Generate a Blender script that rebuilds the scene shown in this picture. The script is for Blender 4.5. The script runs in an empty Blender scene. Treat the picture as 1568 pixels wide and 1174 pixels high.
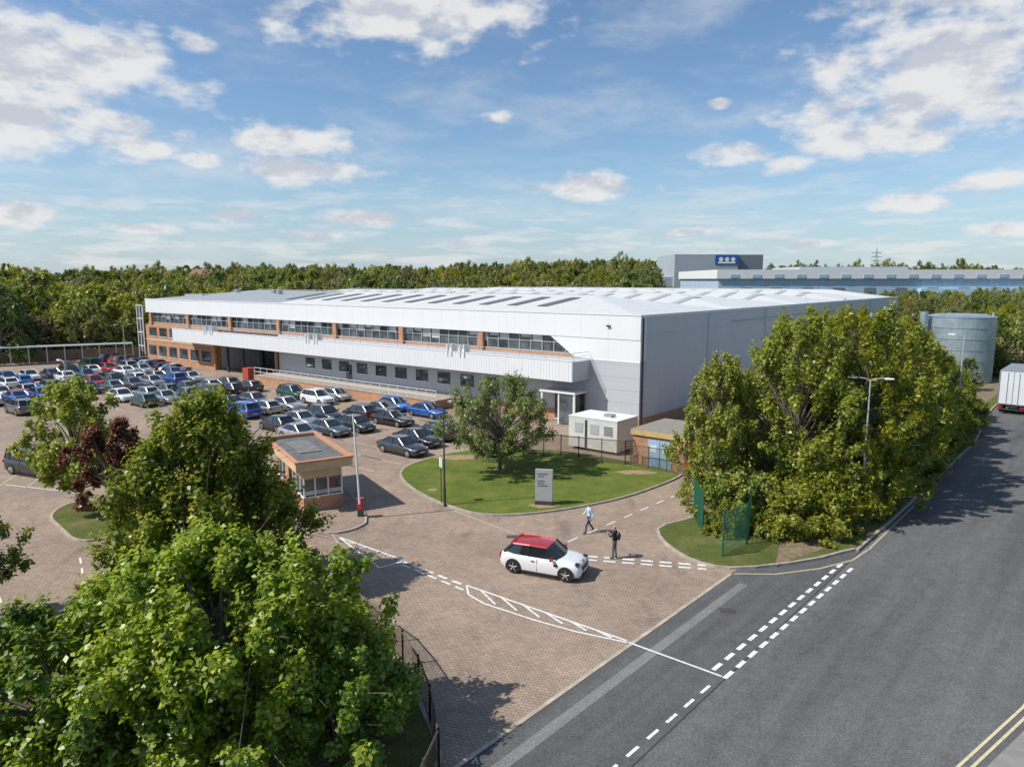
import bpy, math, random
import numpy as np
from mathutils import Vector, Matrix, noise as mnoise
random.seed(7); rng=np.random.default_rng(7)
scene=bpy.context.scene
COL=scene.collection

# ------------------------------------------------------------------ helpers
def new_mat(name):
    m=bpy.data.materials.new(name); m.use_nodes=True
    nt=m.node_tree; b=nt.nodes['Principled BSDF']
    return m,nt,b
def N(nt,t,**kw):
    n=nt.nodes.new(t)
    for k,v in kw.items(): setattr(n,k,v)
    return n
def noisef(nt,scale,detail=4,rough=.6,coord='Object',mapping=None,rot=None):
    tc=N(nt,'ShaderNodeTexCoord'); n=N(nt,'ShaderNodeTexNoise')
    n.inputs['Scale'].default_value=scale; n.inputs['Detail'].default_value=detail; n.inputs['Roughness'].default_value=rough
    src=tc.outputs[coord]
    if rot is not None:
        mp=N(nt,'ShaderNodeMapping'); mp.inputs['Rotation'].default_value=(0,0,rot); nt.links.new(src,mp.inputs[0]); src=mp.outputs[0]
    if mapping:
        mp=N(nt,'ShaderNodeMapping'); mp.inputs['Scale'].default_value=mapping
        nt.links.new(src,mp.inputs[0]); src=mp.outputs[0]
    nt.links.new(src,n.inputs['Vector'])
    return n.outputs['Fac']
def ramp(nt,fac,stops):
    r=N(nt,'ShaderNodeValToRGB'); e=r.color_ramp.elements
    while len(e)<len(stops): e.new(.5)
    for i,(p,c) in enumerate(stops):
        e[i].position=p; e[i].color=(c[0],c[1],c[2],1)
    nt.links.new(fac,r.inputs[0]); return r.outputs[0]
def mixc(nt,fac,a,b,mode='MIX'):
    m=N(nt,'ShaderNodeMix',data_type='RGBA',blend_type=mode)
    for i,v in ((0,fac),(6,a),(7,b)):
        if isinstance(v,bpy.types.NodeSocket): nt.links.new(v,m.inputs[i])
        elif i==0: m.inputs[0].default_value=v
        else: m.inputs[i].default_value=(v[0],v[1],v[2],1)
    return m.outputs[2]
def bump(nt,b,h,strength=.3,dist=.02):
    bp=N(nt,'ShaderNodeBump'); bp.inputs['Strength'].default_value=strength; bp.inputs['Distance'].default_value=dist
    nt.links.new(h,bp.inputs['Height']); nt.links.new(bp.outputs[0],b.inputs['Normal'])
def simple(name,c,rough=.6,metal=0,var=.12,scale=3,coat=0,spec=.5):
    m,nt,b=new_mat(name)
    f=noisef(nt,scale,4)
    lo=[x*(1-var) for x in c]; hi=[min(1,x*(1+var)) for x in c]
    nt.links.new(ramp(nt,f,[(.3,lo),(.7,hi)]),b.inputs['Base Color'])
    b.inputs['Roughness'].default_value=rough; b.inputs['Metallic'].default_value=metal
    b.inputs['Coat Weight'].default_value=coat; b.inputs['Coat Roughness'].default_value=.05
    b.inputs['Specular IOR Level'].default_value=spec
    return m

class MB:
    def __init__(s): s.v=[];s.f=[];s.m=[];s.mats=[]
    def mi(s,mat):
        if mat not in s.mats: s.mats.append(mat)
        return s.mats.index(mat)
    def add(s,vs,fs,mat):
        o=len(s.v); s.v.extend([tuple(p) for p in vs]); k=s.mi(mat)
        for f in fs: s.f.append([i+o for i in f]); s.m.append(k)
    def hexa(s,p,mat):
        s.add(p,[(3,2,1,0),(4,5,6,7),(0,1,5,4),(1,2,6,5),(2,3,7,6),(3,0,4,7)],mat)
    def box(s,x0,x1,y0,y1,z0,z1,mat):
        s.hexa([(x0,y0,z0),(x1,y0,z0),(x1,y1,z0),(x0,y1,z0),(x0,y0,z1),(x1,y0,z1),(x1,y1,z1),(x0,y1,z1)],mat)
    def prism(s,pts,z0,z1,mat,side=None):
        n=len(pts); a=sum(pts[i][0]*pts[(i+1)%n][1]-pts[(i+1)%n][0]*pts[i][1] for i in range(n))
        if a<0: pts=pts[::-1]
        v=[(x,y,z0) for x,y in pts]+[(x,y,z1) for x,y in pts]
        s.add(v,[tuple(range(n,2*n))],mat)
        s.add(v,[(i,(i+1)%n,(i+1)%n+n,i+n) for i in range(n)],side or mat)
    def sheet(s,pts,z,mat):
        n=len(pts); a=sum(pts[i][0]*pts[(i+1)%n][1]-pts[(i+1)%n][0]*pts[i][1] for i in range(n))
        if a<0: pts=pts[::-1]
        s.add([(x,y,z) for x,y in pts],[tuple(range(n))],mat)
    def tube(s,pts,rad,n,mat,cap=True):
        pts=[Vector(p) for p in pts]; vs=[];fs=[]
        for i,p in enumerate(pts):
            d=(pts[min(i+1,len(pts)-1)]-pts[max(i-1,0)]).normalized()
            up=Vector((0,0,1)) if abs(d.z)<.9 else Vector((1,0,0))
            a=d.cross(up).normalized(); b=d.cross(a).normalized()
            r=rad[i] if hasattr(rad,'__len__') else rad
            for k in range(n):
                t=2*math.pi*k/n; vs.append(p+a*r*math.cos(t)+b*r*math.sin(t))
        for i in range(len(pts)-1):
            for k in range(n):
                k2=(k+1)%n; fs.append((i*n+k,i*n+k2,(i+1)*n+k2,(i+1)*n+k))
        if cap: fs.append(tuple(range(n))[::-1]); fs.append(tuple(range((len(pts)-1)*n,len(pts)*n)))
        s.add(vs,fs,mat)
    def bar(s,p,q,w,mat):
        s.tube([p,q],w*.707,4,mat)
    def strip(s,p,q,w,z,mat):
        p=Vector(p);q=Vector(q);d=(q-p).normalized();n=Vector((-d.y,d.x))*w/2
        s.add([(p.x-n.x,p.y-n.y,z),(q.x-n.x,q.y-n.y,z),(q.x+n.x,q.y+n.y,z),(p.x+n.x,p.y+n.y,z)],[(0,1,2,3)],mat)
    def dash(s,p,q,w,z,mat,on,off):
        p=Vector(p);q=Vector(q);L=(q-p).length;d=(q-p)/L;t=0
        while t<L:
            e=min(t+on,L); s.strip(p+d*t,p+d*e,w,z,mat); t+=on+off
    def mesh(s,name,smooth=False):
        me=bpy.data.meshes.new(name); me.from_pydata(s.v,[],s.f)
        for m in s.mats: me.materials.append(m)
        me.polygons.foreach_set('material_index',s.m)
        if smooth: me.shade_smooth()
        me.update(); return me
    def obj(s,name,loc=(0,0,0),rz=0,parent=None,smooth=False,bevel=0):
        o=bpy.data.objects.new(name,s.mesh(name,smooth)); COL.objects.link(o)
        o.location=loc; o.rotation_euler=(0,0,rz)
        if parent: o.parent=parent
        if bevel:
            b=o.modifiers.new('b','BEVEL'); b.width=bevel; b.segments=2; b.limit_method='ANGLE'
        return o
def empty(name,loc=(0,0,0),rz=0):
    o=bpy.data.objects.new(name,None); COL.objects.link(o); o.location=loc; o.rotation_euler=(0,0,rz); return o

# ------------------------------------------------------------------ materials
RANG=math.atan2(.748,.664)
def m_asphalt(name,lo,hi):
    m,nt,b=new_mat(name)
    big=noisef(nt,.22,6,.65); fine=noisef(nt,13,3,.8); mid=noisef(nt,1.6,6,.7); lane=noisef(nt,.9,5,.6,mapping=(.06,1,1),rot=-RANG)
    c=ramp(nt,big,[(.3,lo),(.72,hi)])
    c=mixc(nt,.5,c,ramp(nt,fine,[(.35,[x*.5 for x in lo]),(.68,[x*1.55 for x in hi])]))
    c=mixc(nt,1,c,ramp(nt,mid,[(.3,(.82,.82,.83)),(.7,(1.1,1.1,1.08))]),'MULTIPLY')
    c=mixc(nt,1,c,ramp(nt,lane,[(.32,(.78,.78,.80)),(.6,(1.08,1.08,1.07))]),'MULTIPLY')
    v=N(nt,'ShaderNodeTexVoronoi',feature='DISTANCE_TO_EDGE'); v.inputs['Scale'].default_value=.1
    tc=N(nt,'ShaderNodeTexCoord'); dn=N(nt,'ShaderNodeTexNoise'); dn.inputs['Scale'].default_value=.8; dn.inputs['Detail'].default_value=5; nt.links.new(tc.outputs['Object'],dn.inputs['Vector'])
    mx=mixc(nt,.8,tc.outputs['Object'],dn.outputs['Color'],'ADD'); nt.links.new(mx,v.inputs['Vector'])
    c=mixc(nt,1,c,ramp(nt,v.outputs['Distance'],[(.0,(.82,.82,.82)),(.003,(1,1,1))]),'MULTIPLY')
    nt.links.new(c,b.inputs['Base Color']); b.inputs['Roughness'].default_value=.9; b.inputs['Specular IOR Level'].default_value=.25
    bump(nt,b,fine,.5,.01); return m
M_road=m_asphalt('asphalt_main',(.105,.105,.106),(.152,.151,.149))
M_apron=m_asphalt('asphalt_apron',(.09,.09,.09),(.13,.13,.127))
M_patch=m_asphalt('asphalt_patch',(.17,.168,.163),(.225,.22,.21))
def m_paving():
    m,nt,b=new_mat('block_paving')
    tc=N(nt,'ShaderNodeTexCoord'); mp=N(nt,'ShaderNodeMapping'); mp.inputs['Rotation'].default_value=(0,0,.3)
    nt.links.new(tc.outputs['Object'],mp.inputs[0])
    br=N(nt,'ShaderNodeTexBrick'); nt.links.new(mp.outputs[0],br.inputs['Vector'])
    br.inputs['Scale'].default_value=1; br.inputs['Brick Width'].default_value=.24; br.inputs['Row Height'].default_value=.15
    br.inputs['Mortar Size'].default_value=.013; br.inputs['Mortar Smooth'].default_value=.3
    br.inputs['Color1'].default_value=(.43,.325,.245,1); br.inputs['Color2'].default_value=(.335,.255,.195,1); br.inputs['Mortar'].default_value=(.19,.15,.115,1)
    big=noisef(nt,.12,6,.65); mid=noisef(nt,1.1,6,.7)
    c=mixc(nt,1,br.outputs[0],ramp(nt,big,[(.3,(.74,.75,.77)),(.7,(1.12,1.11,1.09))]),'MULTIPLY')
    c=mixc(nt,1,c,ramp(nt,mid,[(.3,(.84,.84,.85)),(.65,(1.06,1.05,1.04))]),'MULTIPLY')
    st=noisef(nt,.55,5,.6,mapping=(1,.35,1))
    c=mixc(nt,1,c,ramp(nt,st,[(.28,(.66,.67,.69)),(.42,(1,1,1))]),'MULTIPLY')
    nt.links.new(c,b.inputs['Base Color']); b.inputs['Roughness'].default_value=.85; b.inputs['Specular IOR Level'].default_value=.3
    bump(nt,b,br.outputs['Fac'],-.4,.01); return m
M_pave=m_paving()
def m_grass(name,c1,c2,c3):
    m,nt,b=new_mat(name)
    f=noisef(nt,.5,8,.7); g=noisef(nt,9,6,.85)
    c=ramp(nt,f,[(.3,c1),(.5,c2),(.72,c3)])
    c=mixc(nt,1,c,ramp(nt,g,[(.3,(.45,.5,.4)),(.7,(1.35,1.35,1.3))]),'MULTIPLY')
    nt.links.new(c,b.inputs['Base Color']); b.inputs['Roughness'].default_value=.95; b.inputs['Specular IOR Level'].default_value=.15
    bump(nt,b,g,.8,.06); return m
M_lawn=m_grass('lawn_grass',(.095,.13,.025),(.14,.175,.035),(.21,.225,.06))
M_verge=m_grass('verge_grass',(.085,.105,.03),(.125,.14,.04),(.22,.19,.09))
M_soil=simple('bare_soil',(.32,.22,.13),.95,0,.3,4)
M_kerb=simple('kerb_concrete',(.38,.33,.28),.85,0,.25,2)
M_kerb2=simple('kerb_stone',(.44,.37,.29),.85,0,.25,2)
def m_paint(name,c,lo=.45,p=.48):
    m,nt,b=new_mat(name)
    f=noisef(nt,6,6,.8); nt.links.new(ramp(nt,f,[(.3,[x*lo for x in c]),(p,c)]),b.inputs['Base Color'])
    b.inputs['Roughness'].default_value=.7; return m
M_white=m_paint('road_paint_white',(.76,.76,.73),.35,.5); M_yell=m_paint('road_paint_yellow',(.62,.54,.34),.5); M_yold=m_paint('road_paint_faded',(.5,.44,.31),.5,.58); M_bay=m_paint('bay_paint',(.6,.52,.33))

# ------------------------------------------------------------------ ground
RN=Vector((.748,-.664)); RR=Vector((.664,.748))
def RP(n,r): v=RN*n+RR*r; return (v.x,v.y)
def terr(x,y):
    r=math.hypot(x,y)
    t=max(0,min(1,(r-240)/520)); t=t*t*(3-2*t)
    a=math.atan2(x,y)
    return t*(13+4*math.sin(a*5+1)+2.2*math.sin(a*13))*(1 if y>0 else .6)
def build_ground():
    rs=[0,60,120,180,240,270,310,350,400,450,500,560,620,680,760,900,1200,1800,3000,5000]
    na=96; v=[(0,0,-.03)];f=[]
    for r in rs[1:]:
        for k in range(na):
            a=2*math.pi*k/na; x=r*math.sin(a);y=r*math.cos(a); v.append((x,y,-.03+terr(x,y)))
    for k in range(na): f.append((0,1+(k+1)%na,1+k))
    for i in range(len(rs)-2):
        for k in range(na):
            k2=(k+1)%na; f.append((1+i*na+k,1+i*na+k2,1+(i+1)*na+k2,1+(i+1)*na+k))
    b=MB(); b.add(v,f,m_grass('meadow',(.05,.07,.02),(.075,.10,.028),(.12,.125,.045))); b.obj('ground',smooth=True)
build_ground()
b=MB(); b.sheet([RP(-13.7,-25),RP(-13.7,31.5),RP(-13.7,36),(24,47),(60,88),(15,140),(-70,132),(-100,118),(-110,-6)],0,M_pave); b.obj('block_paving')
b=MB(); b.sheet([RP(-9.9,-60),RP(-3.9,-60),RP(-3.9,12),RP(-2.6,21),RP(-1.2,27.5),RP(-.5,33),RP(-.5,400),RP(-11.6,400),RP(-11.6,82),RP(-9.9,76)],-.012,M_road); b.obj('main_road')
b=MB(); b.sheet([RP(-13.7,-40),RP(-9.9,-40),RP(-9.9,42),RP(-13.7,36)],-.008,M_apron)
b.strip(RP(-12.75,-30),RP(-12.75,30.6),.42,0,M_patch)
b.strip(RP(-9.9,-40),RP(-9.9,40),.05,-.003,simple('bitumen_seal',(.05,.05,.052),.7))
b.obj('road_apron')
b=MB(); b.strip(RP(-13.7,-25),RP(-13.7,31.3),.16,.006,M_kerb2); b.strip((-3.6,42),(.2,37.9),.12,.006,M_kerb2); b.strip((-10,37.9),(-9.4,36.6),.1,.006,M_kerb2); b.obj('edging_stones')

def smooth_closed(pts,it=2):
    for _ in range(it):
        q=[]
        for i in range(len(pts)):
            a=pts[i];c=pts[(i+1)%len(pts)]
            q.append((a[0]*.75+c[0]*.25,a[1]*.75+c[1]*.25)); q.append((a[0]*.25+c[0]*.75,a[1]*.25+c[1]*.75))
        pts=q
    return pts
def inset(pts,d):
    n=len(pts);A=sum(pts[i][0]*pts[(i+1)%n][1]-pts[(i+1)%n][0]*pts[i][1] for i in range(n)); sg=1 if A>0 else -1
    out=[]
    for i in range(n):
        p=Vector(pts[i-1]);q=Vector(pts[(i+1)%n]);t=(q-p).normalized(); nn=Vector((-t.y,t.x))*sg
        out.append((pts[i][0]+nn.x*d,pts[i][1]+nn.y*d))
    return out
def kerbed(name,pts,mat,h=.11,w=.14,kmat=None):
    b=MB(); ins=inset(pts,w); n=len(pts); kmat=kmat or M_kerb
    v=[(x,y,-.02) for x,y in pts]+[(x,y,h) for x,y in pts]+[(x,y,h) for x,y in ins]
    fs=[]
    A=sum(pts[i][0]*pts[(i+1)%n][1]-pts[(i+1)%n][0]*pts[i][1] for i in range(n))
    for i in range(n):
        j=(i+1)%n
        f1=(i,j,j+n,i+n); f2=(i+n,j+n,j+2*n,i+2*n)
        if A<0: f1=f1[::-1]; f2=f2[::-1]
        fs+= [f1,f2]
    b.add(v,fs,kmat)
    b.sheet(ins,h-.015,mat)
    return b.obj(name)
lawn=[(-7.9,48.7),(-8.3,50.8),(-7.9,52.8),(-5.5,56.3),(-1.3,58.2),(4,57.2),(8.8,54.2),(12.4,50.6),(12.2,49.3),(7.4,44.3),(3,41.8),(0.2,40.9),(-1.9,40.9),(-3.8,42.4),(-6.2,45.3)]
kerbed('lawn',smooth_closed(lawn),M_lawn)
b=MB(); R9=random.Random(4)
for (x,y,r,q) in ((-4,54.8,2.3,.4),(2.0,42.7,.95,.6),(-.9,51.2,.6,1),(9,50.4,1.6,.4),(-5.3,46,.35,1)):
    b.sheet([(x+r*R9.uniform(.7,1.1)*math.cos(t),y+r*q*R9.uniform(.7,1.1)*math.sin(t)) for t in np.linspace(0,2*math.pi,19)[:-1]],.103,M_soil)
b.obj('soil_patches')
isl=[(8.2,39.0),(8.0,37.0),(8.6,34.7),(9.6,33.35),(11,32.9),(14.9,33.9),(17.9,35.5),RP(-9.9,38.5),RP(-9.9,60),RP(-9.9,76),RP(-11.6,82),RP(-11.6,160),RP(-30,160),(66,100),(40,70),(24,52),(16,45),(10.8,40.6)]
kerbed('roadside_verge',smooth_closed(isl,1),M_verge)
b=MB(); b.sheet([RP(-12.4,33.5),RP(-11.2,38),RP(-10.7,45),RP(-10.6,72),RP(-12.6,82),RP(-12.6,120),RP(-15,120),RP(-15,60),RP(-14.5,40)],.1,simple('leaf_litter',(.2,.15,.09),.95,0,.4,3)); b.obj('soil_strip')
kerbed('corner_verge',smooth_closed([(-6.9,28.6),(-5.1,26.2),(-3.4,22.8),(-2.6,20.9),(-1.9,18.8),(-3,14),(-9,6),(-25,8),(-21,24),(-18,31),(-14.5,34),(-10,32)],1),M_verge)
kerbed('gatehouse_island',smooth_closed([(-8.2,40.3),(-8.8,38.4),(-10.3,37.6),(-13.5,39.5),(-18.5,47.5),(-17,49.5),(-13,50.5)],2),M_pave)
kerbed('carpark_verge',smooth_closed([(-23.5,36.5),(-22,37),(-21,39.5),(-24,43.5),(-28,44),(-28,41),(-25.5,38.5)],2),M_verge)
kerbed('planting_bed',smooth_closed([(-21,25),(-20.6,27),(-21.6,28.5),(-23.6,28.5),(-24.2,26),(-23,24.5)],2),M_verge)
b=MB(); rk=[RP(-3.9,0),RP(-3.9,12),RP(-2.6,21),RP(-1.2,27.5),RP(-.5,33),RP(-.5,60),RP(-.5,200)]
rk2=[RP(-1.6,0),RP(-1.6,12),RP(-.6,21),RP(.8,27.5),RP(1.5,33),RP(1.5,60),RP(1.5,200)]
b.prism(rk+rk2[::-1],-.02,.11,simple('footway_concrete',(.25,.24,.22),.9,0,.2,1.2),M_kerb); b.obj('footway')

b=MB(); Z=.012
b.dash((7.3,24.0),(16.5,33.8),.17,.004,M_white,.62,.36)
b.dash((7.55,23.45),(16.9,33.4),.17,.004,M_white,.62,.36)
b.dash((6.9,23.0),(-2,13.5),.11,.004,M_white,.62,.5)
b.dash((-5.7,34.2),(-2.1,31.1),.17,Z,M_white,.6,.35); b.dash((-5.45,33.6),(-2.2,30.7),.13,Z,M_white,.6,.35)
b.strip((-9.5,37.4),(-6.5,33.2),.1,Z,M_white); b.strip((-9.5,37.4),(-5.5,34.2),.12,Z+.004,M_white); b.strip((-6.5,33.2),(-5.4,34.1),.1,Z+.008,M_white)
for k in range(1,5):
    t=k/5; b.strip((-9.5+3.0*t,37.4-4.2*t),(-9.5+3.6*min(1,t+.12),37.4-2.9*min(1,t+.12)),.09,Z+.012,M_white)
b.strip((-2.1,31.2),(4.5,26.1),.11,Z,M_white)
cur=[(-2.1,31.15),(-1.95,30.2),(-1.2,29.3),(1,27.75),(2.6,26.8),(4.5,25.95)]
for p,q in zip(cur,cur[1:]): b.strip(p,q,.1,Z+.004,M_white)
for k in range(6):
    t=.1+k*.145; top=Vector((-2.1,31.2)).lerp(Vector((4.5,26.1)),t); bo=Vector((-1.95,30.0)).lerp(Vector((4.5,25.95)),min(1,t+.09)); b.strip(top,bo,.1,Z+.008,M_white)
b.strip((4.5,26.0),(7.5,23.55),.1,Z+.004,M_white)
b.dash((2.9,34.9),(9.6,33.5),.2,Z,M_white,.6,.32); b.dash((2.8,34.45),(9.5,33.05),.17,Z,M_white,.6,.32)
b.dash((3.0,36.7),(12.9,47.4),.1,Z,M_white,.9,.9)
pts=[(10.7,32.5),(12.6,32.45),(15.1,33.15),(17.2,34.2),(18.9,35.8)]+[RP(-9.65,39.5),RP(-9.65,44),RP(-9.65,52)]
for p,q in zip(pts,pts[1:]): b.strip(p,q,.12,.004 if p[0]>11.5 else .014,M_yold)
for off in (0,.26):
    pts=[RP(-4.2-off,0),RP(-4.2-off,12),RP(-2.9-off,21),RP(-1.5-off,27.5),RP(-.8-off,33),RP(-.8-off,100)]
    for p,q in zip(pts,pts[1:]): b.strip(p,q,.09,.004,M_yell)
b.dash((-28.5,36),(-15.5,22),.1,Z,M_white,1,1); b.dash((-35,47.5),(-28.3,45.5),.1,Z,M_white,5,.01); b.dash((-22,34.5),(-20,31.5),.1,Z,M_white,.9,.7)
b.obj('road_markings')
M_iron=simple('drain_iron',(.1,.09,.08),.7,.3)
b=MB(); b.box(-.5,.5,-.25,.25,.0,.118,M_iron); b.obj('drain_cover',(*RP(-10.15,41),0),RANG)
b=MB()
for (x,y) in ((9.2,28.7),(14.5,36.2),(0,37.5)): b.box(x-.3,x+.3,y-.22,y+.22,-.01,.014,M_iron)
b.obj('manhole_covers')

# ------------------------------------------------------------------ building
C=Vector((11.9,65.5)); F=Vector((-.790,.613)); S=Vector((.65,.76)); S=S.normalized()
def B3(s,t,z): p=C+F*s+S*t; return (p.x,p.y,z)
def bst(mb,s0,s1,t0,t1,z0,z1,mat):
    mb.hexa([B3(s1,t0,z0),B3(s0,t0,z0),B3(s0,t1,z0),B3(s1,t1,z0),B3(s1,t0,z1),B3(s0,t0,z1),B3(s0,t1,z1),B3(s1,t1,z1)],mat)
FANG=math.atan2(F.y,F.x)
def m_clad(name,c,pitch=.33,axis='S',rough=.45,strength=.5,streak=.12,joint=.72):
    m,nt,b=new_mat(name)
    tc=N(nt,'ShaderNodeTexCoord'); mp=N(nt,'ShaderNodeMapping'); mp.inputs['Rotation'].default_value=(0,0,-FANG)
    nt.links.new(tc.outputs['Object'],mp.inputs[0])
    sx=N(nt,'ShaderNodeSeparateXYZ'); nt.links.new(mp.outputs[0],sx.inputs[0])
    ax={'F':0,'S':1,'Z':2}[axis]
    mul=N(nt,'ShaderNodeMath',operation='MULTIPLY'); mul.inputs[1].default_value=2*math.pi/pitch; nt.links.new(sx.outputs[ax],mul.inputs[0])
    sn=N(nt,'ShaderNodeMath',operation='SINE'); nt.links.new(mul.outputs[0],sn.inputs[0])
    ss=ramp(nt,sn.outputs[0],[(.0,(0,0,0)),(.35,(1,1,1))])
    f=noisef(nt,.35,5,.7,mapping=(1,1,.25)); g=noisef(nt,2.5,5,.7,mapping=(1,1,.08))
    lo=[x*(1-streak) for x in c]
    col=mixc(nt,1,ramp(nt,f,[(.3,lo),(.65,c)]),ramp(nt,g,[(.3,(1-streak,1-streak,1-streak)),(.6,(1,1,1))]),'MULTIPLY')
    fr=N(nt,'ShaderNodeMath',operation='FRACT'); dv=N(nt,'ShaderNodeMath',operation='DIVIDE'); dv.inputs[1].default_value=pitch*(3 if pitch<.6 else 1)
    nt.links.new(sx.outputs[ax],dv.inputs[0]); nt.links.new(dv.outputs[0],fr.inputs[0])
    j=ramp(nt,fr.outputs[0],[(0,(joint,joint,joint)),(.05,(1,1,1))])
    col=mixc(nt,1,col,j,'MULTIPLY')
    nt.links.new(col,b.inputs['Base Color']); b.inputs['Roughness'].default_value=rough
    bump(nt,b,ss,strength,.02); return m
M_wpanel=m_clad('white_cladding',(.76,.77,.775),3.1,'F',.4,.1,streak=.03,joint=.9)
M_rib=m_clad('ribbed_white',(.74,.75,.76),.36,'F',.45,.9,streak=.05)
M_grey=m_clad('silver_grey_cladding',(.5,.52,.55),1.2,'Z',.45,.2,streak=.05)
M_side=m_clad('side_cladding',(.56,.59,.62),1.0,'S',.45,.35,streak=.06,joint=.8)
def m_brick(name,c1,c2,mort=(.4,.33,.27)):
    m,nt,b=new_mat(name)
    tc=N(nt,'ShaderNodeTexCoord'); mp=N(nt,'ShaderNodeMapping'); mp.inputs['Rotation'].default_value=(0,0,-FANG)
    nt.links.new(tc.outputs['Object'],mp.inputs[0]); sx=N(nt,'ShaderNodeSeparateXYZ'); nt.links.new(mp.outputs[0],sx.inputs[0])
    ad=N(nt,'ShaderNodeMath',operation='ADD'); nt.links.new(sx.outputs[0],ad.inputs[0]); nt.links.new(sx.outputs[1],ad.inputs[1])
    cx=N(nt,'ShaderNodeCombineXYZ'); nt.links.new(ad.outputs[0],cx.inputs[0]); nt.links.new(sx.outputs[2],cx.inputs[1])
    br=N(nt,'ShaderNodeTexBrick'); nt.links.new(cx.outputs[0],br.inputs['Vector']); br.inputs['Scale'].default_value=1
    br.inputs['Brick Width'].default_value=.225; br.inputs['Row Height'].default_value=.075; br.inputs['Mortar Size'].default_value=.008
    br.inputs['Color1'].default_value=(*c1,1); br.inputs['Color2'].default_value=(*c2,1); br.inputs['Mortar'].default_value=(*mort,1)
    f=noisef(nt,1.2,5); c=mixc(nt,1,br.outputs[0],ramp(nt,f,[(.3,(.8,.8,.8)),(.65,(1.1,1.1,1.1))]),'MULTIPLY')
    nt.links.new(c,b.inputs['Base Color']); b.inputs['Roughness'].default_value=.85; return m
M_brick=m_brick('orange_brick',(.52,.235,.11),(.44,.19,.085))
M_terra=simple('terracotta_fascia',(.55,.25,.14),.7,0,.12,2)
M_tan=simple('tan_board',(.58,.42,.26),.7,0,.12,2)
def m_glass(name,c=(.03,.045,.055)):
    m,nt,b=new_mat(name); f=noisef(nt,.6,3)
    nt.links.new(ramp(nt,f,[(.35,[x*.5 for x in c]),(.65,[x*1.9 for x in c])]),b.inputs['Base Color'])
    b.inputs['Roughness'].default_value=.06; b.inputs['Specular IOR Level'].default_value=.9
    bump(nt,b,noisef(nt,.9,2),.04,.05); return m
M_glass=m_glass('window_glass',(.06,.075,.08)); M_dark=simple('recess_shade',(.02,.02,.022),.8)
M_wframe=simple('white_frame',(.75,.75,.74),.45,0,.05)
M_dframe=simple('dark_frame',(.05,.05,.055),.5)
M_metal=simple('galvanised',(.42,.44,.46),.4,.7,.12,4)
M_gpaint=simple('grey_painted_steel',(.4,.42,.43),.5,0,.08,4)
M_roofw=m_clad('white_roof_sheet',(.68,.69,.67),1.0,'F',.5,.4,streak=.10,joint=.85)
M_roofg=m_clad('grey_roof_sheet',(.36,.38,.39),1.0,'F',.5,.4,streak=.12,joint=.85)
M_rlight=simple('rooflight_grp',(.13,.12,.10),.35,0,.2,1)
M_rlight2=simple('rooflight_far',(.42,.43,.41),.4,0,.15,1)
M_blind=simple('window_blind',(.5,.51,.5),.7,0,.25,.8)

wh=empty('warehouse_building')
LEN=96.8; DEP=98
b=MB()
bst(b,0,LEN,1,DEP,4.4,10.55,M_side); bst(b,0,57,1,DEP,.0,4.4,M_side); bst(b,74,LEN,1,DEP,0,4.4,M_side); bst(b,57,74,8,DEP,0,4.4,M_dark)  # undercroft back wall coloured near-black to paint in the recess shade
b.obj('core_walls',parent=wh)
b=MB()
bst(b,-.06,57,-.06,1,0,1.05,M_brick); bst(b,-.06,0,1,DEP,0,1.05,M_brick)
bst(b,0,57,0,1,1.05,6.38,M_grey)
bst(b,0,.0+5.4,-.03,0,6.3,6.42,M_wframe)
pts=[(0,6.42),(7.2,6.42),(10.2,8.45),(0,8.45)]
v=[B3(s,0,z) for s,z in pts]+[B3(s,1,z) for s,z in pts]
b.add(v,[(0,1,2,3)[::-1],(4,5,6,7),(0,4,5,1)[::-1],(1,5,6,2)[::-1],(2,6,7,3),(3,7,4,0)],M_wpanel)
bst(b,0,LEN-1,-.05,1,8.45,10.7,M_wpanel)
bst(b,-.05,LEN-.9,-.1,.2,10.7,10.8,M_wframe)
bst(b,-.05,.25,.2,DEP,10.55,10.78,M_wframe)
bst(b,-.04,.0,1,DEP,8.9,8.98,M_side); bst(b,-.05,.0,20,58,9.25,9.45,M_gpaint)
bst(b,-.12,-.02,.3,.42,0,10.5,M_dframe)
for t in (14,30,46,62,78): bst(b,-.12,-.0,t,t+.12,1.1,10.5,M_side)
for s in (3.2,): bst(b,s,s+.35,-.25,-.05,9.6,9.75,M_dframe)
b.obj('cladding',parent=wh)
b=MB()
GZ=6.72
bst(b,7.3,LEN-1,.45,.98,GZ,8.45,M_glass)
bst(b,7.3,LEN-1,.3,.99,6.3,GZ,M_brick)
s=8.5
while s<LEN-1.5:
    bst(b,s,s+.08,.36,.45,GZ,8.45,M_gpaint)
    if random.random()<.5: bst(b,s+.15,s+1.3,.43,.447,8.45-random.uniform(.3,1.1),8.42,M_blind)
    s+=1.45
bst(b,7.3,LEN-1,.35,.45,7.72,7.78,M_gpaint); bst(b,7.3,LEN-1,.28,.45,GZ,GZ+.07,M_gpaint)
for s in (19.5,32,44.5,57,69.5,82,94.5): bst(b,s-.35,s+.35,.02,.35,6.37,8.45,M_brick)
b.obj('upper_glazing',parent=wh)
b=MB()
bst(b,5.4,81,-3.0,-2.85,4.4,6.35,M_rib); bst(b,5.4,5.5,-2.85,0,4.4,6.3,M_grey); bst(b,80.9,81,-2.85,0,4.4,6.3,M_rib)
bst(b,5.5,80.9,-2.85,0,4.45,5.9,M_gpaint)
bst(b,5.35,81.05,-3.04,-2.8,6.35,6.42,M_wframe)
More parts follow.
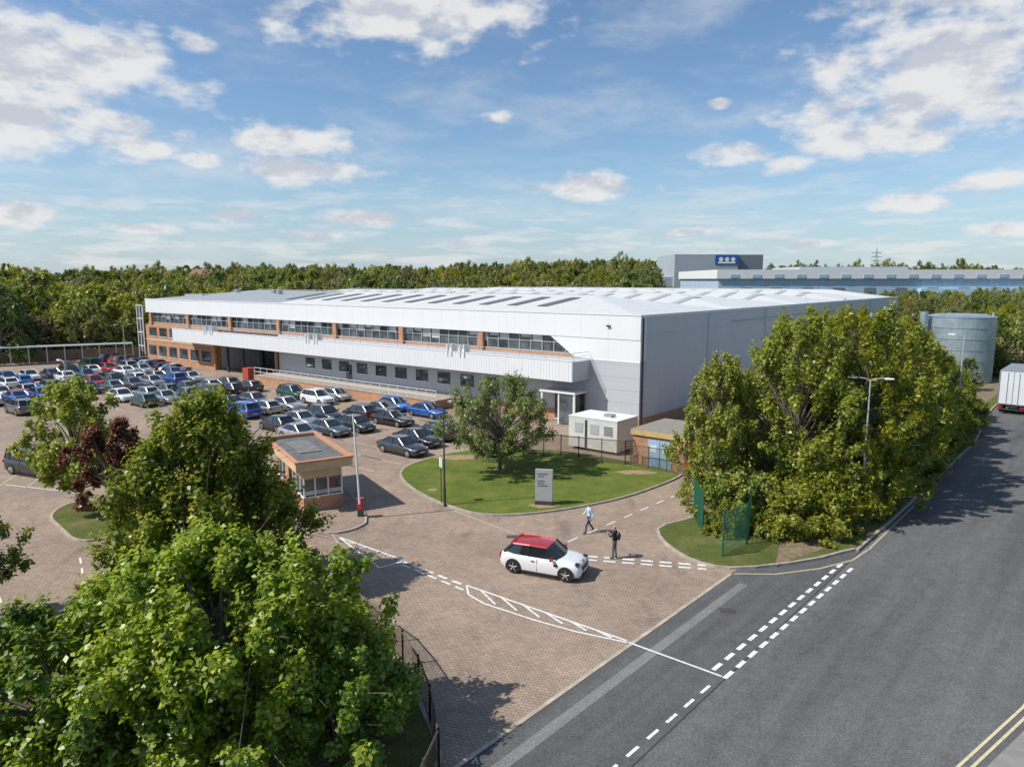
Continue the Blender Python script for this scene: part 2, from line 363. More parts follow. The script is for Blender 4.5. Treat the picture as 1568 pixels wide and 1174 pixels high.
for s in (19.3,44.3,69.3,21.1,46,71):
    bst(b,s-.35,s-.25,-3.1,-2.2,5.9,7.2,M_wframe); bst(b,s+.25,s+.35,-3.1,-2.2,5.9,7.2,M_wframe); bst(b,s-.25,s+.25,-2.9,-2.3,6.4,6.8,M_wframe)
for s in np.arange(5.5,80,1.6): b.bar(B3(s,-2.75,6.3),B3(s,-2.75,7.1),.035,M_gpaint)
for z in (6.75,7.1): b.bar(B3(5.5,-2.75,z),B3(80,-2.75,z),.03,M_gpaint); b.bar(B3(5.5,-2.75,z),B3(5.5,-.1,z),.04,M_gpaint)
b.obj('balcony_band',parent=wh)
b=MB()
def window(s0,s1,z0,z1,t=0,mull=1):
    bst(b,s0,s1,t-.02,t+.3,z0,z1,M_glass)
    bst(b,s0-.07,s1+.07,t-.05,t-.02,z1,z1+.07,M_dframe); bst(b,s0-.1,s1+.1,t-.09,t,z0-.08,z0,M_wframe)
    bst(b,s0-.06,s0,t-.05,t,z0,z1,M_dframe); bst(b,s1,s1+.06,t-.05,t,z0,z1,M_dframe)
    for i in range(1,mull+1):
        m=s0+(s1-s0)*i/(mull+1); bst(b,m-.025,m+.025,t-.045,t-.02,z0,z1,M_dframe)
for i in range(11): window(13.4+i*3.55,15.2+i*3.55,2.2,3.45)
window(6.0,9.4,.1,3.0,-.07,3); window(41.2,42.2,1.1,3.1)
bst(b,5.6,9.8,-2.2,-.1,3.05,3.25,M_wframe); bst(b,5.7,5.9,-2.1,-1.9,.0,3.05,M_wframe); bst(b,9.5,9.7,-2.1,-1.9,0,3.05,M_wframe); bst(b,7.5,7.65,-2.1,-2,0,3.05,M_wframe)
bst(b,5.9,7.5,-2.08,-2.04,.1,3.0,M_glass)
bst(b,74,LEN-.5,0,1,0,6.3,M_brick)
bst(b,74,LEN-.5,-.06,0,3.6,3.9,M_tan)
for i in range(6): window(75.5+i*3.5,77.9+i*3.5,1.0,2.7,0,2)
for i in range(4): window(82+i*3.5,84.4+i*3.5,4.4,5.8,0,2)
for s in (57.3,61.5,65.7,69.9,73.6): bst(b,s-.15,s+.15,-.4,-.1,0,4.4,M_dframe if 58<s<73 else M_brick)
bst(b,58,73,7.9,7.98,.2,3.6,M_glass)
for s in np.arange(58,73.5,1.5): bst(b,s,s+.08,7.84,7.9,.2,3.6,M_dframe)
for s in (97.2,98.2,99.3):
    for t in (0,2.5,5): bst(b,s,s+.14,t,t+.14,0,9.6,M_wframe)
for z in (2.4,4.8,7.2,9.5): bst(b,97.2,99.44,-.03,.0,z,z+.14,M_wframe); bst(b,97.34,99.3,.05,.08,z-2.2,z,M_glass)
b.obj('openings',parent=wh)
b=MB()
bst(b,22,56.5,-4.3,-.1,0,.95,M_brick); bst(b,22,56.5,-4.36,-.1,.95,1.05,M_kerb)
for s in np.arange(22,56.6,1.5): b.bar(B3(s,-4.2,1.05),B3(s,-4.2,2.1),.05,M_wframe)
for z in (1.55,2.1): b.bar(B3(22,-4.2,z),B3(56.5,-4.2,z),.045,M_wframe)
bst(b,57.4,58.8,-4.6,-3.4,0,1.9,simple('red_brick_box',(.35,.06,.04),.7))
b.obj('entrance_terrace',parent=wh)
def rz(s,t):
    P=22.0
    u=t/P-math.floor(t/P); up=min(u*2,(1-u)*2) if t>P else min(t/(P*.62),1 if t<P*.62 else max(0,1-(t-P*.62)/(P*.38)))
    h=up*1.7
    h=min(h,max(0,s)*.12,max(0,(LEN-s))*.12+.1)
    return 10.56+h
b=MB(); ss=list(np.linspace(.2,LEN-.5,90)); ts=list(np.linspace(.3,DEP-.3,110)); v=[];f1=[];f2=[]
for t in ts:
    for s in ss: v.append(B3(s,t,rz(s,t)))
n=len(ss)
for j in range(len(ts)-1):
    for i in range(n-1):
        q=(j*n+i,(j+1)*n+i,(j+1)*n+i+1,j*n+i+1)
        (f2 if ss[i]>58 and ts[j]<22 else f1).append(q)
b.v.extend(v); k1=b.mi(M_roofw); k2=b.mi(M_roofg)
for q in f1: b.f.append(list(q)); b.m.append(k1)
for q in f2: b.f.append(list(q)); b.m.append(k2)
b.obj('roof',parent=wh)
b=MB()
def roofstrip(s0,s1,t0,t1,mat,off=.06):
    nn=6
    for i in range(nn):
        a=t0+(t1-t0)*i/nn; c=t0+(t1-t0)*(i+1)/nn
        b.add([B3(s0,a,rz(s0,a)+off),B3(s1,a,rz(s1,a)+off),B3(s1,c,rz(s1,c)+off),B3(s0,c,rz(s0,c)+off)],[(3,2,1,0)],mat)
for i in range(12): roofstrip(14+i*4.2,15.4+i*4.2,4.5,11,M_rlight)
for bay in range(1,4):
    for i in range(20): roofstrip(9+i*4.4,10.1+i*4.4,bay*22+2.5,bay*22+9.5,M_rlight2)
for bay in range(0,5):
    t=22*bay+(13.64 if bay==0 else 11)
    if t<DEP-1: roofstrip(14,LEN-14,t-.25,t+.25,M_wframe,.1)
for (s,t) in ((70,9),(73,10),(66,13),(84,10)):
    bst(b,s,s+.7,t,t+.7,11,12.4,M_metal)
bst(b,88,94,6,10,10.6,11.5,M_roofg)
b.obj('rooflights_and_vents',parent=wh)

# ------------------------------------------------------------------ gatehouse
gh=empty('gatehouse')
ax=Vector((.514,-.857)); ay=Vector((.857,.514)); o0=Vector((-16.9,47.6))
def G3(a,c,z): p=o0+ax*a+ay*c; return (p.x,p.y,z)
def gb(mb,a0,a1,c0,c1,z0,z1,mat): mb.hexa([G3(a0,c0,z0),G3(a1,c0,z0),G3(a1,c1,z0),G3(a0,c1,z0),G3(a0,c0,z1),G3(a1,c0,z1),G3(a1,c1,z1),G3(a0,c1,z1)],mat)
b=MB()
gb(b,.5,7.6,.5,2.95,.1,.95,M_brick); gb(b,.5,1.2,.5,2.95,.95,2.75,M_brick); gb(b,3.2,4.1,.5,1.1,.95,2.75,M_brick)
gb(b,1.2,7.5,.62,2.85,.95,2.1,M_glass); gb(b,.55,7.55,.55,2.9,2.1,2.75,M_tan)
for a in np.arange(1.3,7.6,.9):
    for c0,c1 in((.54,.62),(2.85,2.93)): gb(b,a,a+.08,c0,c1,.95,2.1,M_wframe)
for c in (.54,1.2,2.0,2.85): gb(b,7.5,7.58,c,c+.08,.95,2.1,M_wframe)
gb(b,1.2,7.62,.5,.56,.95,1.02,M_wframe); gb(b,7.58,7.64,.5,2.95,.95,1.02,M_wframe)
gb(b,7.5,7.56,.62,2.9,1.1,1.35,M_blind)
gb(b,0,8.1,0,.14,2.75,3.25,M_tan); gb(b,0,8.1,3.31,3.45,2.75,3.25,M_tan); gb(b,0,.14,.14,3.31,2.75,3.25,M_tan); gb(b,7.96,8.1,.14,3.31,2.75,3.25,M_tan)
gb(b,-.06,8.16,-.06,.2,3.25,3.36,M_terra); gb(b,-.06,8.16,3.25,3.51,3.25,3.36,M_terra); gb(b,-.06,.2,.2,3.25,3.25,3.36,M_terra); gb(b,7.9,8.16,.2,3.25,3.25,3.36,M_terra)
gb(b,.14,7.96,.14,3.31,2.76,3.14,simple('roof_felt',(.13,.135,.13),.9,0,.3,1.5))
gb(b,1.5,5.2,1.0,2.4,3.14,3.2,simple('roof_felt_patch',(.18,.18,.17),.9,0,.25,1.5))
b.obj('structure',parent=gh)

br_=empty('raised_barrier',(-9.0,40.7,0)); M_red=simple('red_paint',(.55,.03,.025),.45)
b=MB(); b.box(-.17,.17,-.17,.17,.1,.55,M_dframe); b.box(-.16,.16,-.16,.16,.55,1.15,M_red); b.box(-.19,.19,-.19,.19,1.15,1.2,M_red); b.obj('cabinet',parent=br_,bevel=.02)
b=MB(); b.tube([(0,-.22,.9),(-.1,-.22,3.5),(-.22,-.22,6.3)],[.065,.06,.05],8,M_wframe)
b.obj('arm',parent=br_)

def lamp(loc,h,rz,arms=1,col=None,name='street_lamp'):
    e=empty(name,(*loc,0),rz); b=MB(); cm=col or M_gpaint
    b.tube([(0,0,0),(0,0,1.2)],.09,10,cm); b.tube([(0,0,1.2),(0,0,h)],[.065,.04],8,cm)
    for k in range(arms):
        sg=1 if k==0 else -1
        b.tube([(0,0,h-.05),(sg*.3,0,h+.08),(sg*.7,0,h+.12)],.03,6,cm)
        x=sg*.7; b.hexa([(x,-.11,h+.06),(x+sg*.5,-.08,h+.08),(x+sg*.5,.08,h+.08),(x,.11,h+.06),(x,-.08,h+.15),(x+sg*.45,-.06,h+.14),(x+sg*.45,.06,h+.14),(x,.08,h+.15)],M_wframe)
    b.obj('column_and_lantern',parent=e)
lamp((-4.2,42.8),6.4,1.2,1,M_dframe); lamp((20.3,39.8),8.4,-.35,2); lamp((38.4,60.2),9.3,2.6,1); lamp((-33,52),8,2.5,1); lamp((46,92),8,0,2); lamp((-52,95),8,1,2); lamp((70,108),8,1,1)
b=MB(); b.tube([(0,0,.1),(0,0,3.0)],.03,6,M_dframe); b.box(-.02,.02,-.2,.2,2.4,3.0,M_wframe); b.obj('post_sign',(-4.45,43.2,0),.5)

b=MB(); b.box(-.56,.56,-.16,.16,.1,.35,M_dframe); b.box(-.54,.54,-.14,.14,.35,2.35,simple('totem_silver',(.45,.46,.47),.4,.3,.06))
for z in (2.05,1.9,1.6,1.45,1.3): b.box(-.4,-.4+.3+.4*random.random(),-.146,-.14,z,z+.06,M_dframe)
b.obj('monolith_sign',(2.0,42.9,0),-.18,bevel=.01)

sub=empty('substation_building'); o1=Vector((12.6,50.6)); fx=-F
def X3(a,c,z): p=o1-fx*a+S*c; return (p.x,p.y,z)
def xb(mb,a0,a1,c0,c1,z0,z1,mat): mb.hexa([X3(a1,c0,z0),X3(a0,c0,z0),X3(a0,c1,z0),X3(a1,c1,z0),X3(a1,c0,z1),X3(a0,c0,z1),X3(a0,c1,z1),X3(a1,c1,z1)],mat)
b=MB(); xb(b,0,4.2,0,5,.0,2.35,M_brick); xb(b,-.15,4.35,-.15,5.15,2.35,2.75,simple('ochre_fascia',(.5,.38,.17),.7)); xb(b,-.1,4.3,-.1,5.1,2.75,2.8,simple('sub_roof',(.26,.24,.2),.9))
M_bl=simple('blue_door',(.3,.5,.68),.5,0,.1); xb(b,1.0,2.9,-.05,0,.1,2.1,M_bl); xb(b,1.93,1.97,-.06,-.05,.1,2.1,M_dframe)
for a in (1.2,2.2): xb(b,a,a+.5,-.07,-.05,1.2,1.7,M_wframe)
xb(b,-.5,-.2,-.3,.2,0,.9,M_red); b.obj('structure',parent=sub)
cab=empty('plant_cabin'); o1=Vector((8.4,55.6))
b=MB(); M_cab=simple('cabin_white',(.62,.62,.58),.5,0,.08,1.5)
xb(b,0,4.6,0,3.2,.25,2.75,M_cab); xb(b,-.03,4.63,-.03,3.23,2.75,2.83,M_wframe)
for a in (.4,1.7,3.2): xb(b,a,a+.8,-.03,0,1.5,2.3,M_gpaint)
for z in (1.6,1.75,1.9,2.05,2.2): xb(b,.42,1.18,-.045,-.03,z,z+.05,M_dframe)
xb(b,2.8,3.0,-.04,0,.3,2.6,M_dframe); xb(b,1.2,1.9,1,1.7,2.83,3.05,M_metal); b.obj('structure',parent=cab)

def wire_fence(name,pts,h,sp,w,mat,post=2.4,toprail=True):
    b=MB(); pts=[Vector(p) for p in pts]
    for p,q in zip(pts,pts[1:]):
        L=(q-p).length; d=(q-p)/L; n=max(1,round(L/post))
        for i in range(n+1):
            c=p+d*(L*i/n); b.tube([(c.x,c.y,0),(c.x,c.y,h+.08)],.04,5,mat)
        if toprail: b.bar((p.x,p.y,h),(q.x,q.y,h),.05,mat); b.bar((p.x,p.y,.15),(q.x,q.y,.15),.03,mat)
        x=-h
        while x<L:
            for sg in (1,-1):
                x0=max(x,0);x1=min(x+h,L)
                if x1-x0<.02: continue
                z0=(x0-x);z1=(x1-x)
                if sg<0: z0=h-z0;z1=h-z1
                P=p+d*x0;Q=p+d*x1; nrm=Vector((-d.y,d.x))*.004*sg
                z0=max(.12,z0);z1=max(.12,z1)
                b.add([(P.x+nrm.x,P.y+nrm.y,z0-w/2),(Q.x+nrm.x,Q.y+nrm.y,z1-w/2),(Q.x+nrm.x,Q.y+nrm.y,z1+w/2),(P.x+nrm.x,P.y+nrm.y,z0+w/2)],[(0,1,2,3)],mat)
            x+=sp
    return b.obj(name)
M_fbrown=simple('fence_brown',(.11,.085,.06),.7); M_fgreen=simple('fence_green',(.02,.12,.07),.5)
wire_fence('boundary_fence',[(-9.5,31.5),(-8.2,29.8),(-6.7,28.0),(-4.9,25.9),(-4.0,24.3),(-3.2,22.6),(-2.6,20.8),(-2.1,18.6),(-2.6,16)],1.3,.13,.026,M_fbrown,1.4)
wire_fence('boundary_fence',[(-3.3,20.2),(-5.2,18.8),(-8,17.8)],1.2,.13,.026,M_fbrown,1.2)
wire_fence('plant_fence',[(1.2,56.0),(5.2,54.0),(8.6,52.6),(9.5,53.2)],1.9,.16,.03,M_fbrown,1.6)
wire_fence('plant_fence',[(9.0,52.4),(12.5,49.7)],1.7,.16,.03,M_fbrown,1.3)
def bar_fence(name,pts,h,mat,sp=.09):
    b=MB(); pts=[Vector(p) for p in pts]
    for p,q in zip(pts,pts[1:]):
        L=(q-p).length; d=(q-p)/L
        for c in (p,q): b.tube([(c.x,c.y,0),(c.x,c.y,h+.1)],.045,6,mat)
        x=sp
        while x<L:
            c=p+d*x; b.bar((c.x,c.y,.1),(c.x,c.y,h),.012,mat); x+=sp
        for k in range(9):
            z=.15+(h-.2)*k/8; b.bar((p.x,p.y,z),(q.x,q.y,z),.014,mat)
    return b.obj(name)
bar_fence('green_mesh_fence',[(10.8,40.6),(10.6,38.0)],2.4,M_fgreen)
bar_fence('green_mesh_fence',[(10.7,34.5),(12.5,36.2),(13.5,38.5)],2.4,M_fgreen)

# ------------------------------------------------------------------ background structures
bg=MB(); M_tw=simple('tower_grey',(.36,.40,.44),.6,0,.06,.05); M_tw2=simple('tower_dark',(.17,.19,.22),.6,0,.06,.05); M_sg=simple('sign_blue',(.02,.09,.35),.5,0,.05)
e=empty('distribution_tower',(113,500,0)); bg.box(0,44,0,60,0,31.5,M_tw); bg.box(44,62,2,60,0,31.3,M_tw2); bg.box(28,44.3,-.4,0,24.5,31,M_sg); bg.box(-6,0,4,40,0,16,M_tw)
bg.box(0,62,-.1,0,8,8.6,M_tw2)
for x in (32,36.2,40.4): bg.tube([(x,-.6,28),(x,-.4,28)],1.5,12,M_wframe)
bg.box(30,42,-.6,-.4,25.2,26.4,M_wframe); bg.obj('structure',parent=e)
e=empty('distant_warehouse',(95,330,0),-.04); bg=MB(); M_bw=m_clad('blue_white_clad',(.42,.54,.66),6,'F',.6,.1)
bg.box(0,260,0,90,0,14.5,M_bw); bg.box(-1,261,-1,91,14.5,18.6,M_wframe); bg.box(90,200,-3,0,0,10,simple('pale_blue',(.45,.6,.72),.6))
for x in range(10,250,14): bg.box(x,x+5,-.2,0,8,10.5,M_tw2)
for x in range(5,255,10): bg.box(x,x+4,-1.2,-1,15,16.5,M_bw)
bg.box(40,90,10,50,18.6,20,M_tw); bg.obj('structure',parent=e)
e=empty('storage_tank',(62.5,99,0)); tk=MB(); M_tank=simple('tank_steel',(.42,.5,.52),.4,.6,.2,.8)
tk.tube([(0,0,0),(0,0,9.0)],4.2,48,M_tank)
for z in (1.5,3,4.5,6,7.5,8.9): tk.tube([(0,0,z),(0,0,z+.12)],4.25,48,M_metal)
tk.tube([(0,0,9.02),(0,0,9.3)],[4.25,3.0],48,M_tank); tk.tube([(-5.2,0,0),(-5.2,0,9.6)],.5,16,M_tank); tk.bar((4.4,0,0),(4.4,0,9.5),.2,M_metal)
tk.obj('shell',parent=e)
e=MB()
for sx in(-1,1):
    for sy in (-1,1): e.bar((sx*4,sy*4,0),(sx*.7,sy*.7,34),.35,M_metal); e.bar((sx*.7,sy*.7,34),(0,0,44),.3,M_metal)
for z in (26,31,36):
    for sx in(-1,1): e.bar((0,0,z+1.2),(sx*7,0,z),.3,M_metal); e.bar((0,0,z),(sx*7,0,z),.3,M_metal)
for i in range(10):
    z=i*3.4;r0=4-3.3*z/34;r1=4-3.3*(z+3.4)/34
    for sy in(-1,1): e.bar((-r0,sy*r0,z),(r1,sy*r1,z+3.4),.22,M_metal); e.bar((r0,sy*r0,z),(-r1,sy*r1,z+3.4),.22,M_metal)
e.obj('electricity_pylon',(455,900,11))
M_hr=simple('tile_roof',(.25,.13,.09),.9,0,.2,.3); M_hw=simple('house_brick',(.35,.2,.14),.9,0,.2,.3)
for i,(x,y) in enumerate([(-250,520),(-228,532),(-150,560)]):
    z0=terr(x,y); h=MB(); L=9;W=5;h.box(-L,L,-W,W,-6,9,M_hw)
    h.add([(-L-.5,-W-.5,9),(L+.5,-W-.5,9),(L+.5,W+.5,9),(-L-.5,W+.5,9),(-L-.5,0,13),(L+.5,0,13)],[(0,1,5,4),(2,3,4,5),(0,4,3),(1,2,5)],M_hr)
    for q in (-6,-2,2,6): h.box(q-.7,q+.7,-W-.05,-W,1.5,3,M_glass); h.box(q-.7,q+.7,-W-.05,-W,5,6.6,M_glass)
    h.obj('brick_house',(x,y,z0+.5),random.uniform(-.4,.4))
cn=MB(); P=Vector((-67,125));Q=Vector((-92,112)); d=(Q-P).normalized(); nn=Vector((-d.y,d.x))
for i in range(12):
    c=P+d*((Q-P).length*i/11); cn.bar((c.x,c.y,0),(c.x,c.y,2.9),.12,M_wframe)
a_=[P-nn*1.2,Q-nn*1.2,Q+nn*1.2,P+nn*1.2]; cn.prism([(p.x,p.y) for p in a_],2.9,3.05,simple('canopy_sheet',(.55,.58,.6),.3)); cn.obj('cycle_canopy')
cn=MB(); Mtf=simple('timber_fence',(.2,.14,.095),.9,0,.2,2); pts=[(-66,131),(-95,115),(-112,98),(-112,40)]
for p,q in zip(pts,pts[1:]):
    cn.add([(p[0],p[1],0),(q[0],q[1],0),(q[0],q[1],1.9),(p[0],p[1],1.9)],[(0,1,2,3)],Mtf)
    L=math.dist(p,q)
    for i in range(int(L/2.5)):
        t=i*2.5/L; cn.bar((p[0]+(q[0]-p[0])*t,p[1]+(q[1]-p[1])*t,0),(p[0]+(q[0]-p[0])*t,p[1]+(q[1]-p[1])*t,2.05),.13,Mtf)
cn.obj('timber_fence')

# ------------------------------------------------------------------ vehicles
M_tyre=simple('tyre_rubber',(.02,.02,.02),.85); M_rim=simple('alloy_rim',(.5,.51,.52),.3,.8); M_cgl=m_glass('car_glass',(.02,.025,.03)); M_blk=simple('black_trim',(.015,.015,.016),.4)
M_lamp=simple('headlamp',(.7,.72,.75),.12,.3,.05); M_tail=simple('tail_lamp',(.4,.015,.01),.2); M_plate=simple('number_plate',(.7,.7,.66),.5); M_platey=simple('number_plate_rear',(.7,.55,.08),.5)
PAINT={}
for n_,c_,mt in (('white',(.75,.76,.76),0),('silver',(.42,.44,.46),.6),('grey',(.14,.15,.16),.5),('black',(.012,.012,.014),.1),('navy',(.015,.03,.12),.3),('blue',(.02,.10,.38),.3),('brightblue',(.01,.2,.6),.2),('red',(.42,.02,.02),.1),('green',(.02,.07,.05),.3),('darkgrey',(.05,.055,.06),.4)):
    PAINT[n_]=simple('paint_'+n_,c_,.3,mt,.03,2,coat=1)
def car_build(kind,paint,roof=None,hero=False):
    L,W,H={'hatch':(4.0,1.76,1.46),'suv':(4.5,1.86,1.66),'sedan':(4.65,1.82,1.43),'van':(5.1,1.95,1.92),'mini':(3.86,1.74,1.41)}[kind]
    w=W/2; p=paint; b=MB(); roof=roof or p
    k={'hatch':1,'suv':1.13,'sedan':.97,'van':1.15,'mini':.97}[kind]
    st=[(.500,.66,.34,.50),(.492,.80,.24,.62),(.465,.90,.20,.70),(.42,.965,.18,.76),(.33,.995,.17,.845),(.22,1,.17,.915),(.17,1,.17,.94),(-.1,1,.17,.95),(-.3,1,.17,.965),(-.42,.985,.18,.97),(-.465,.95,.22,.95),(-.488,.9,.26,.88),(-.5,.78,.32,.6)]
    if kind=='mini': st=[(.500,.62,.32,.50),(.493,.78,.24,.66),(.475,.88,.20,.76),(.43,.955,.17,.83),(.36,.99,.16,.875),(.27,1,.15,.915),(.2,1,.15,.945),(-.1,1,.15,.955),(-.3,1,.15,.965),(-.42,.985,.17,.97),(-.47,.93,.2,.93),(-.49,.88,.24,.86),(-.5,.76,.3,.6)]
    vs=[];rings=[]
    for (xf,wf,zb,zt) in st:
        x=xf*L;ww=w*wf;zt*=k;zb*=(1.15 if kind=='suv' else 1)
        half=[(0,zb),(.82*ww,zb),(.965*ww,zb+.09),(ww,zb+(zt-zb)*.45),(.985*ww,zb+(zt-zb)*.72),(.945*ww,zb+(zt-zb)*.9),(.84*ww,zt),(.45*ww,zt+.022),(0,zt+.03)]
        ring=[(x,y,z) for y,z in half]+[(x,-y,z) for y,z in half[-2:0:-1]]
        rings.append(ring)
    n=len(rings[0])
    for r in rings: vs+=r
    fs=[]
    for i in range(len(rings)-1):
        for j in range(n): fs.append((i*n+j,i*n+(j+1)%n,(i+1)*n+(j+1)%n,(i+1)*n+j))
    fs.append(tuple(range(n))[::-1]); fs.append(tuple(range((len(rings)-1)*n,len(rings)*n)))
    b.add(vs,fs,p)
    cfg={'hatch':(.23,.07,-.30,-.445),'suv':(.24,.09,-.36,-.46),'sedan':(.2,.05,-.2,-.37),'van':(.33,.2,-.42,-.485),'mini':(.215,.085,-.34,-.445)}[kind]
    zb=.93*k; x0,x1,x2,x3=[c*L for c in cfg]; wb=.9*w; wt=(.73 if kind!='van' else .8)*w
    if kind=='mini': wt=.77*w
    zr=H
    xm=(x1+x2)/2
    A=[(x0,wb*.94,zb),(x1,wt*.94,zr-.07),(xm,wt,zr-.045),(x2,wt*.94,zr-.08),(x3,wb*.9,zb+.02)]
    base=[(x0,wb*.94,zb),(x1-.02*L,wb,zb),(xm,wb,zb+.0),(x2+.03*L,wb,zb),(x3,wb*.9,zb+.02)]
    for sg in (1,-1):
        T=[(a,sg*y,z) for a,y,z in A]; Bq=[(a,sg*y,z) for a,y,z in base]
        f=[(0,1,5),(1,2,6,5),(2,3,7,6),(3,4,7)]
        v=T+[Bq[1],Bq[2],Bq[3]]
        if sg>0: f=[t[::-1] for t in f]
        b.add(v,f,M_cgl)
        pm=M_blk if kind=='mini' else p
        def pil(P,Q,wd,m=None):
            P=Vector(P);Q=Vector(Q); b.bar(P,Q,wd,m or pm)
        pil(T[0],T[1],.06); pil(T[3],T[4],.11 if kind in('hatch','suv','mini') else .08); pil(T[1],T[2],.06,roof); pil(T[2],T[3],.06,roof); pil(Bq[2],T[2],.05,M_blk)
        if kind in('suv','van'): pil(((x2*.75+xm*.25),sg*wb,zb),((x2*.8+xm*.2),sg*wt*.97,zr-.07),.06,M_blk)
        pil(T[0],(x3,sg*wb*.92,zb+.01),.03,M_blk)
        mx=x0-.16; b.hexa([(mx-.06,sg*(w+.0),zb),(mx+.06,sg*(w),zb),(mx+.05,sg*(w+.2),zb+.02),(mx-.07,sg*(w+.2),zb+.02),(mx-.06,sg*w,zb+.12),(mx+.04,sg*w,zb+.12),(mx+.03,sg*(w+.19),zb+.14),(mx-.07,sg*(w+.19),zb+.14)],roof if hero else p)
    def grid(rows,mat):
        m=len(rows[0]); vv=[q for r in rows for q in r]; ff=[(i*m+j,i*m+j+1,(i+1)*m+j+1,(i+1)*m+j) for i in range(len(rows)-1) for j in range(m-1)]
        b.add(vv,ff,mat)
    def row(x,y,z,cx,cz): return [(x+cx*(1-t*t),y*t,z+cz*(1-t*t)) for t in (-1,-.6,-.2,.2,.6,1)]
    grid([row(x0,wb*.94,zb,.16,.03),row((x0+x1)/2,(wb+wt)*.47,(zb+zr-.07)/2,.1,.03),row(x1,wt*.94,zr-.07,.05,.045)],M_cgl)
    grid([row(x1,wt*.94,zr-.07,.05,.045),row(x1*.7+x2*.3,wt,zr-.05,0,.05),row(xm,wt,zr-.045,0,.05),row(x1*.2+x2*.8,wt*.98,zr-.06,0,.045),row(x2,wt*.94,zr-.08,-.03,.04)],roof)
    grid([row(x2,wt*.94,zr-.08,-.03,.04),row((x2+x3)/2,(wb+wt)*.46,(zb+zr-.08)/2,-.06,.03),row(x3,wb*.9,zb+.02,-.06,.02)],M_cgl)
    if kind in('hatch','mini','suv'): b.hexa([(x2-.16,-wt*.8,zr-.09),(x2+.02,-wt*.85,zr-.06),(x2+.02,wt*.85,zr-.06),(x2-.16,wt*.8,zr-.09),(x2-.16,-wt*.8,zr-.065),(x2+.02,-wt*.85,zr-.02),(x2+.02,wt*.85,zr-.02),(x2-.16,wt*.8,zr-.065)],roof)
    R=.315*(1.12 if kind in('suv','van') else 1.0)
    if kind=='mini': R=.32
    for xf in (.325,-.305) if kind!='mini' else (.335,-.315):
        for sg in (1,-1):
            cx=xf*L; y0=sg*(w+.004)
            aa=[(cx+(R+.065)*math.cos(t),y0,max(.16,R+(R+.065)*math.sin(t))) for t in np.linspace(-.35,math.pi+.35,17)]
            b.add(aa,[tuple(range(17)) if sg<0 else tuple(range(17))[::-1]],M_blk)
            b.tube([(cx,sg*(w-.2),R),(cx,sg*(w-.01),R),(cx,sg*(w+.015),R)],[R,R,R*.94],20,M_tyre)
            b.tube([(cx,sg*(w+.012),R),(cx,sg*(w+.02),R)],[R*.68,R*.64],16,M_blk if hero else M_rim)
            for q in range(5):
                t=q*2*math.pi/5+.3
                if hero: b.bar((cx,sg*(w+.024),R),(cx+R*.62*math.cos(t),sg*(w+.024),R+R*.62*math.sin(t)),.035,M_gpaint)
                else: b.bar((cx+.1*math.cos(t),sg*(w+.022),R+.1*math.sin(t)),(cx+R*.58*math.cos(t),sg*(w+.022),R+R*.58*math.sin(t)),.035,M_blk)
    hx=L/2
    if kind=='mini':
        for sg in (1,-1):
            b.tube([(hx*.86,sg*w*.66,.70),(hx*.955,sg*w*.66,.685)],[.165,.15],18,M_blk); b.tube([(hx*.955,sg*w*.66,.685),(hx*.968,sg*w*.66,.683)],[.13,.11],18,M_lamp)
            b.box(-hx*1.0,-hx*.97,sg*w*.78-.09,sg*w*.78+.09,.62,.86,M_tail)
            b.box(hx*.93,hx*.985,sg*w*.62-.13,sg*w*.62+.13,.28,.42,M_blk)
        b.box(hx*.95,hx*1.004,-.42,.42,.46,.64,M_blk); b.box(hx*.95,hx*1.008,-.5,.5,.26,.38,M_blk); b.box(hx*1.0,hx*1.02,-.26,.26,.395,.49,M_plate)
        b.box(hx*1.0,hx*1.012,-.36,.36,.55,.56,M_red)
        for sg in(1,-1):
            b.box(-.32*L+R+.1,.335*L-R-.1,sg*w-.03,sg*w+.012,.15,.24,M_blk)
            b.box(-.02*L-.008,-.02*L,sg*w*.99-.01,sg*w*.995+.008,.3,.9,M_blk); b.box(-.09*L,-.05*L,sg*w-.02,sg*w+.018,.72,.75,M_blk)
            b.box(.19*L,.19*L+.18,sg*w-.02,sg*w+.01,.66,.74,M_blk)
        grid([row(hx*.44,wb*.9,.935*k,.14,.035),row(hx*.41,wb*.9,.945*k,.14,.037)],M_blk)
        b.tube([(hx*.93,0,.80),(hx*.95,0,.80)],.05,10,M_blk)
    else:
        for sg in (1,-1):
            b.hexa([(hx*.84,sg*w*.93,.62*k),(hx*.965,sg*w*.8,.6*k),(hx*.985,sg*w*.5,.58*k),(hx*.9,sg*w*.5,.58*k),(hx*.84,sg*w*.93,.73*k),(hx*.94,sg*w*.82,.71*k),(hx*.96,sg*w*.5,.69*k),(hx*.9,sg*w*.5,.7*k)] if sg<0 else
                   [(hx*.84,sg*w*.93,.62*k),(hx*.9,sg*w*.5,.58*k),(hx*.985,sg*w*.5,.58*k),(hx*.965,sg*w*.8,.6*k),(hx*.84,sg*w*.93,.73*k),(hx*.9,sg*w*.5,.7*k),(hx*.96,sg*w*.5,.69*k),(hx*.94,sg*w*.82,.71*k)],M_lamp)
            b.box(-hx*.995,-hx*.93,sg*w*.82-.12,sg*w*.82+.12,.7*k,.88*k,M_tail)
        b.box(hx*.95,hx*.997,-.42,.42,.46*k,.6*k,M_blk); b.box(hx*.95,hx*1.0,-.55,.55,.26*k,.38*k,M_blk); b.box(hx*.99,hx*1.012,-.26,.26,.4*k,.5*k,M_plate)
    b.box(-hx*1.008,-hx*.98,-.26,.26,.52,.62,M_platey); b.box(-hx*1.004,-hx*.95,-.6,.6,.24,.36,M_blk)
